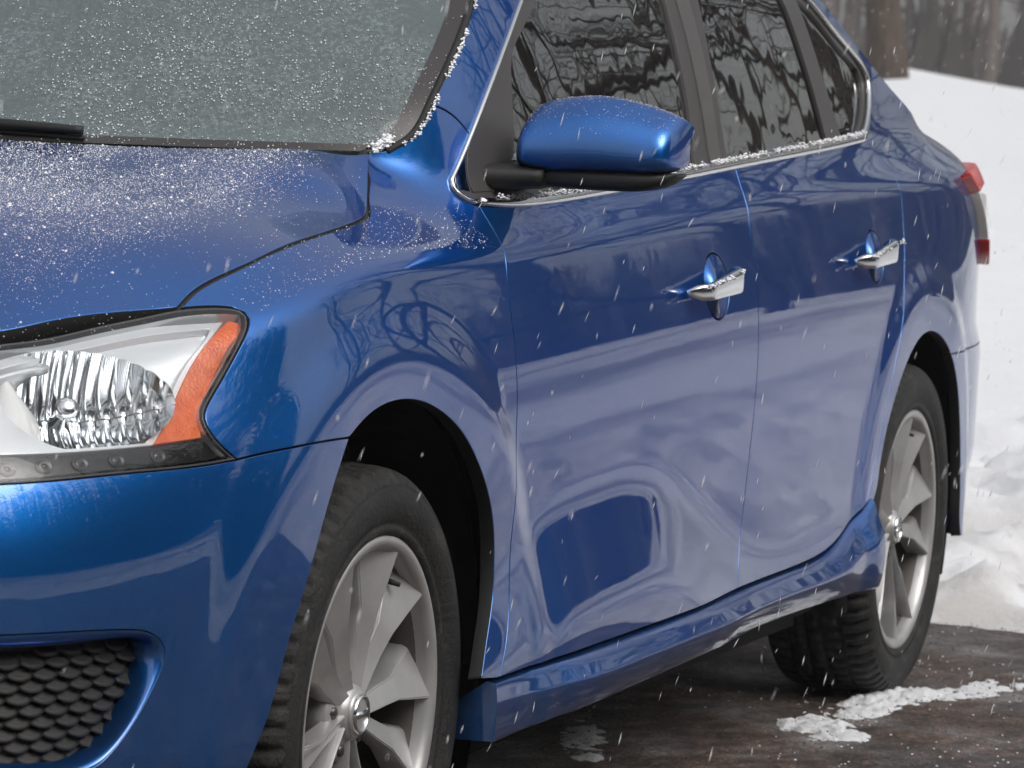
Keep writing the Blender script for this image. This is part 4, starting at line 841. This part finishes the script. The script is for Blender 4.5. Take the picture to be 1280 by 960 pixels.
# the thick trunk seen past the boot, and the wood behind it
t0 = mk_tree('bare_tree', tree_mesh(3, 11, .18, .7, 4, .45, 4), (38.0, 8.41, gz(38.0, 8.41)), 0, 1., 'thick brown tree trunk standing on the snow slope behind the car roof', 'bare trees around the driveway')
va = tree_mesh(11, 12, .15, .6, 3, .30, 5); vb = tree_mesh(12, 14, .18, .55, 3, .35, 5); srcs = [None, None]; far_n = 0
for i in range(44):
    q = rng.uniform(0, 1); x = 66 + 42 * q + rng.uniform(-4, 4); y = rng.uniform(.15, .52) * x - 6
    k = i % 2; o = mk_tree('wood_tree', (va, vb)[k], (x, y, gz(x, y)), rng.uniform(0, 6), rng.uniform(.8, 1.4), 'slim bare tree in the hazy wood behind the snow slope', 'slim trees of the wood behind the slope', 'farbark', 'fartwig', srcs[k]); srcs[k] = srcs[k] or o
# trees on the near side, across the driveway; the windows and doors mirror them
near = [tree_mesh(21, 7.5, .16, .85, 4, .14, 5), tree_mesh(22, 9, .20, .8, 4, .16, 5), tree_mesh(29, 7.0, .11, 1.0, 5, .10, 4)]; ns = [None, None, None]
spots = [(25, -7.6, .6, 1.25, 2), (21, -4.6, 2.6, 1.2, 2), (40, -6.6, .2, 2.0, 0), (32, -13.2, 2.1, 2.1, 1), (44, -21, 1.0, 2.4, 0), (66, -17.5, 3.2, 2.6, 1), (30, -19, 5.1, 2.0, 0), (58, -9.0, 2.7, 2.5, 1), (50, -34, .7, 2.4, 1)]
for i, (x, y, rz, sc, k) in enumerate(spots):
    o = mk_tree('roadside_tree', near[k], (x, y, gz(x, y)), rz, sc, 'gnarled bare tree across the driveway, seen mirrored in the car windows', 'bare trees mirrored in the car', 'bark', 'twig', ns[k]); ns[k] = ns[k] or o
# dense far wood all round, one mass
V = []; F = []; rg = random.Random(5)
for i in range(2600):
    a = rg.uniform(0, 2 * math.pi); R = rg.uniform(85, 160); x, y = R * math.cos(a), R * math.sin(a); h = rg.uniform(5, 10); r = rg.uniform(.06, .22); z = gz(x, y) if False else .0435 * min(25, max(0, x - 9)) - .3; b = len(V); lx, ly = rg.uniform(-.8, .8), rg.uniform(-.8, .8)
    for zz, q in ((0, r), (h, r * .3)):
        for k in range(3): V.append((x + q * math.cos(k * 2.1) + lx * zz / h, y + q * math.sin(k * 2.1) + ly * zz / h, z + zz))
    for k in range(3): F.append((b + k, b + (k + 1) % 3, b + 3 + (k + 1) % 3)); F.append((b + k, b + 3 + (k + 1) % 3, b + 3 + k))
    for j in range(16):
        zz = rg.uniform(.12, 1) ** .8 * h; b = len(V); aa = rg.uniform(0, 6.3); l = rg.uniform(.6, 2.6); u = rg.uniform(.1, .9); px, py = x + lx * zz / h, y + ly * zz / h; w_ = rg.uniform(.03, .10)
        V += [(px, py, z + zz - w_), (px, py, z + zz + w_), (px + l * math.cos(aa), py + l * math.sin(aa), z + zz + u * l)]; F.append((b, b + 1, b + 2))
tag(bigobj('distant_wood', V, F, M['fartwig']), 'hazy brown wood filling the horizon behind the snow', 'wood', None, 'stuff')
V = []; F = []
for i in range(9000):
    a = rg.uniform(0, 2 * math.pi); R = rg.uniform(84, 140); x, y = R * math.cos(a), R * math.sin(a); z = .0435 * min(25, max(0, x - 9)) - .2; h = rg.uniform(.8, 3.4); b = len(V); w_ = rg.uniform(.3, .9); t = rg.uniform(0, 3.1)
    V += [(x - w_ * math.cos(t), y - w_ * math.sin(t), z), (x + w_ * math.cos(t), y + w_ * math.sin(t), z), (x + rg.uniform(-.6, .6), y + rg.uniform(-.6, .6), z + h)]; F.append((b, b + 1, b + 2))
for i in range(20000):
    a = math.radians(rg.uniform(-62, -3)); R = rg.uniform(78, 130); x, y = R * math.cos(a), R * math.sin(a); z = .0435 * min(25, max(0, x - 9)) - .2; h = rg.uniform(1.5, 8.5); b = len(V); w_ = rg.uniform(.3, .9); t = rg.uniform(0, 3.1)
    V += [(x - w_ * math.cos(t), y - w_ * math.sin(t), z), (x + w_ * math.cos(t), y + w_ * math.sin(t), z), (x + rg.uniform(-.6, .6), y + rg.uniform(-.6, .6), z + h)]; F.append((b, b + 1, b + 2))
tag(bigobj('undergrowth', V, F, M['fartwig']), 'dull brown undergrowth at the foot of the far wood', 'bushes', None, 'stuff')
# thick wood close by on the street side, mirrored in the bumper and fender
V = []; F = []
for i in range(1000):
    a = math.radians(rg.uniform(-168, -52)); R = rg.uniform(24, 44); x, y = R * math.cos(a) - 1, R * math.sin(a) - 1; h = 10 + 9 * rg.random(); r = rg.uniform(.08, .20); b = len(V); lx, ly = rg.uniform(-.8, .8), rg.uniform(-.8, .8); z = -.2
    for zz, q in ((0, r), (h, r * .25)):
        for k in range(4): V.append((x + q * math.cos(k * 1.57) + lx * zz / h, y + q * math.sin(k * 1.57) + ly * zz / h, z + zz))
    for k in range(4): F.append((b + k, b + (k + 1) % 4, b + 4 + (k + 1) % 4)); F.append((b + k, b + 4 + (k + 1) % 4, b + 4 + k))
    for j in range(44):
        zz = rg.uniform(.03, 1) * h; b = len(V); aa = rg.uniform(0, 6.3); l = rg.uniform(.6, 2.4) * (1.15 - .6 * zz / h); u = rg.uniform(-.3, .6); px, py = x + lx * zz / h, y + ly * zz / h; w_ = rg.uniform(.05, .16)
        V += [(px, py, z + zz - w_), (px, py, z + zz + w_), (px + l * math.cos(aa), py + l * math.sin(aa), z + zz + u * l)]; F.append((b, b + 1, b + 2))
tag(bigobj('street_side_wood', V, F, M['twig']), 'thick dark wood across the street, seen only as dark reflections in the front bumper', 'wood', None, 'stuff')
# ---- falling snow
n = 13000; P = np.stack([rng.uniform(-3.0, 9, n), rng.uniform(-3.2, 2.2, n), rng.uniform(.05, 2.1, n)], -1); keep = (np.linalg.norm(P - np.array(CAM_POS), axis=1) > 2.9) & ~((P[:, 0] > -.95) & (P[:, 0] < 3.75) & (P[:, 1] > -.93)); P = P[keep]; n = len(P)
ln = rng.uniform(.0025, .0095, n); wd = rng.uniform(.0003, .0008, n); th = rng.normal(.22, .12, n); ph = rng.normal(0, .1, n); c, s, c2, s2 = np.cos(th), np.sin(th), np.cos(ph), np.sin(ph); z = np.zeros(n)
Rm = np.stack([np.stack([c * .35 + .65, z, s * .35], -1), np.stack([z, c2, s2], -1), np.stack([-s * .35, -s2, c], -1)], 1)
kx, ky = np.sin(th) * .33, -np.sin(th) * .94
ax3 = np.stack([kx, ky, np.cos(th)], -1); a1 = np.stack([np.ones(n), z, -kx / np.cos(th)], -1); a1 /= np.linalg.norm(a1, axis=1, keepdims=True); a2 = np.cross(ax3, a1); Rm = np.stack([a1, a2, ax3], -1)
V, F = octs(P, wd, wd, ln, Rm); tag(bigobj('falling_snow', V, F, M['grain']), 'white snowflakes falling through the air around the car', 'snow', None, 'stuff')
# ---- snow lying on the car
def dust(name, P, Nn, smin, smax, mat='grain'):
    n = len(P); s = smin + (smax - smin) * rng.random(n) ** 2.5; q = np.cross(Nn, np.where(np.abs(Nn[:, 2:3]) < .8, (0, 0, 1.), (1., 0, 0))); q /= np.linalg.norm(q, axis=1, keepdims=True); q2 = np.cross(Nn, q); an = rng.uniform(0, 6.28, n)
    V = np.stack([P + (q * np.cos(an + b)[:, None] + q2 * np.sin(an + b)[:, None]) * (s * rng.uniform(.6, 1.1, n))[:, None] - Nn * .0002 for b in (0, 1.57, 3.14, 4.71)] + [P + Nn * (s * .8)[:, None]], 1).reshape(-1, 3)
    F = (np.array([(0, 1, 4), (1, 2, 4), (2, 3, 4), (3, 0, 4)])[None] + (np.arange(n) * 5)[:, None, None]).reshape(-1, 3); o = bigobj(name, V, F, M[mat], car); o['kind'] = 'stuff'; return o
n = 640000; x = rng.uniform(-.75, .30, n); y = rng.uniform(-.745, .745, n); d = fbm(x * 5 + 3 * y, y * 9, 81) + .6 * fbm(x * 22, y * 30, 82); t = np.abs(y) / ys_f(x)
pr = (.95 * sst(.93, .76, t) * sst(-.66, -.10, x + .15 * fbm(x * 4, y * 4, 83)) * np.clip(.80 + 1.7 * d, .10, 1) + .03) * (t < .985) * (x < .062 + .245 * (np.abs(y) / .69) ** 2) * (x > -.79 + .25 * y ** 2 + .35 * np.clip(np.abs(y) - .45, 0, 1)); k = rng.random(n) < pr * .62
hx, hy = x[k], y[k]; dust('hood_snow', hood_p(hx, hy), hood_n(hx, hy), .0003, .0011); q = rng.random(len(hx)) < .012; dust('hood_snow_clump', hood_p(hx[q], hy[q]), hood_n(hx[q], hy[q]), .0012, .0032)
n = 1500; s = rng.uniform(-.3, .42, n); z = zc_f(s) + rng.uniform(.004, .055, n); ok = inside(loops['fender'], np.stack([s, z], 1)); s, z = s[ok], z[ok]; dust('fender_snow', side(s, z), side_n(s, z), .0004, .0014)
n = 90000; v = rng.random(n) ** .8; t = rng.uniform(-1, 1, n); P = screen(v, t); d = fbm(P[:, 1] * 6, P[:, 2] * 11, 91) + .7 * fbm(P[:, 1] * 30, P[:, 2] * 42, 92); k = rng.random(n) < np.clip(.34 + 1.5 * d, .03, 1) * .5
e = screen(v + .01, t) - P; e2 = screen(v, t + .01) - P; nn = np.cross(e2, e); nn /= np.linalg.norm(nn, axis=1, keepdims=True); nn *= np.sign(nn[:, 2:3]); dust('windscreen_snow', P[k] + nn[k] * .0014, nn[k], .0004, .0020)
def clump_line(name, pts, rad, n, jit, seed):
    rg = np.random.default_rng(seed); C = np.asarray(pts, float); l = np.concatenate([[0], np.cumsum(np.linalg.norm(np.diff(C, axis=0), axis=1))]); u = np.sort(rg.uniform(0, l[-1], n)); keep = fbm(u * 14, u * 0 + seed, seed) > -.10; u = u[keep]; P = np.stack([np.interp(u, l, C[:, i]) for i in range(3)], -1) + rg.normal(0, jit, (len(u), 3)); s = rad * rg.uniform(.4, 1.3, len(u))
    V, F = octs(P, s * 1.5, s, s * .8); o = bigobj(name, V, F, M['grain'], car); o['kind'] = 'stuff'; return o
bl = curve([(.50, .9470), (.5648, .9456), (.856, .9586), (1.3784, .9884), (1.7881, 1.011), (2.2323, 1.0331), (2.50, 1.047)], .02); Q = side(bl[:, 0], bl[:, 1] + .007) + np.array((0, -.004, .001)); clump_line('belt_snow', Q, .0022, 1700, .0022, 3)
Q = np.array([screen(v, -1.012) for v in np.linspace(0, .85, 60)]) + np.array((-.004, 0, .003)); clump_line('pillar_snow', Q, .0022, 800, .0018, 4)
Q = np.array([screen(v, -.985 + .05 * v) for v in np.linspace(-.0, .16, 20)]) + np.array((-.002, 0, .003)); clump_line('corner_snow', Q, .0030, 300, .0035, 5)
Q = np.array([(.60, -.790, 1.007), (.60, -.835, 1.009)]); clump_line('mirror_snow', Q, .005, 110, .004, 6)
for (cs, cz, *_r) in CUPS:
    Q = side(np.linspace(cs - .11, cs + .10, 20), np.full(20, cz)) + np.array((0, -.040, .0)); Q[:, 0] -= .05; Q[:, 2] += np.linspace(.006, .030, 20); clump_line('handle_snow', Q, .0020, 170, .0020, int(cs * 9))
from mathutils.bvhtree import BVHTree
def settle(name, src, lo, hi, n, smin, smax, up=.35):
    me = src.data; bv = BVHTree.FromPolygons([v.co for v in me.vertices], [tuple(p.vertices) for p in me.polygons]); P = []; Nn = []
    for x, y in zip(rng.uniform(lo[0], hi[0], n), rng.uniform(lo[1], hi[1], n)):
        h, q, *_ = bv.ray_cast(Vector((x, y, 3)), Vector((0, 0, -1)))
        if h is not None and abs(q.z) > up and rng.random() < (abs(q.z) - up) / (1 - up) + .15: P.append(h); Nn.append(q if q.z > 0 else -q)
    dust(name, np.array(P), np.array(Nn), smin, smax)
settle('mirror_top_snow', mirrors[0], (.52, -1.04), (.66, -.80), 1500, .0003, .0011)
# ---- snow-filled air
def box(name, lo, hi):
    (a, b, c), (d, e, f) = lo, hi; V = [(a, b, c), (d, b, c), (d, e, c), (a, e, c), (a, b, f), (d, b, f), (d, e, f), (a, e, f)]
    return [V, [(3, 2, 1, 0), (4, 5, 6, 7), (0, 1, 5, 4), (1, 2, 6, 5), (2, 3, 7, 6), (3, 0, 4, 7)]]
hm = bpy.data.materials.new('snowy_air'); hm.use_nodes = True; t = hm.node_tree; t.nodes.remove(t.nodes['Principled BSDF']); pv = t.nodes.new('ShaderNodeVolumePrincipled'); pv.inputs['Color'].default_value = (.93, .94, .96, 1); pv.inputs['Density'].default_value = .0017; pv.inputs['Anisotropy'].default_value = .3
t.links.new(pv.outputs[0], t.nodes['Material Output'].inputs['Volume'])
V, F = box('haze', (-470, -470, -2.5), (470, 470, 40)); hz = obj('haze', V, F, hm, None, False); tag(hz, 'pale air thick with falling snow all around', 'haze', None, 'stuff')
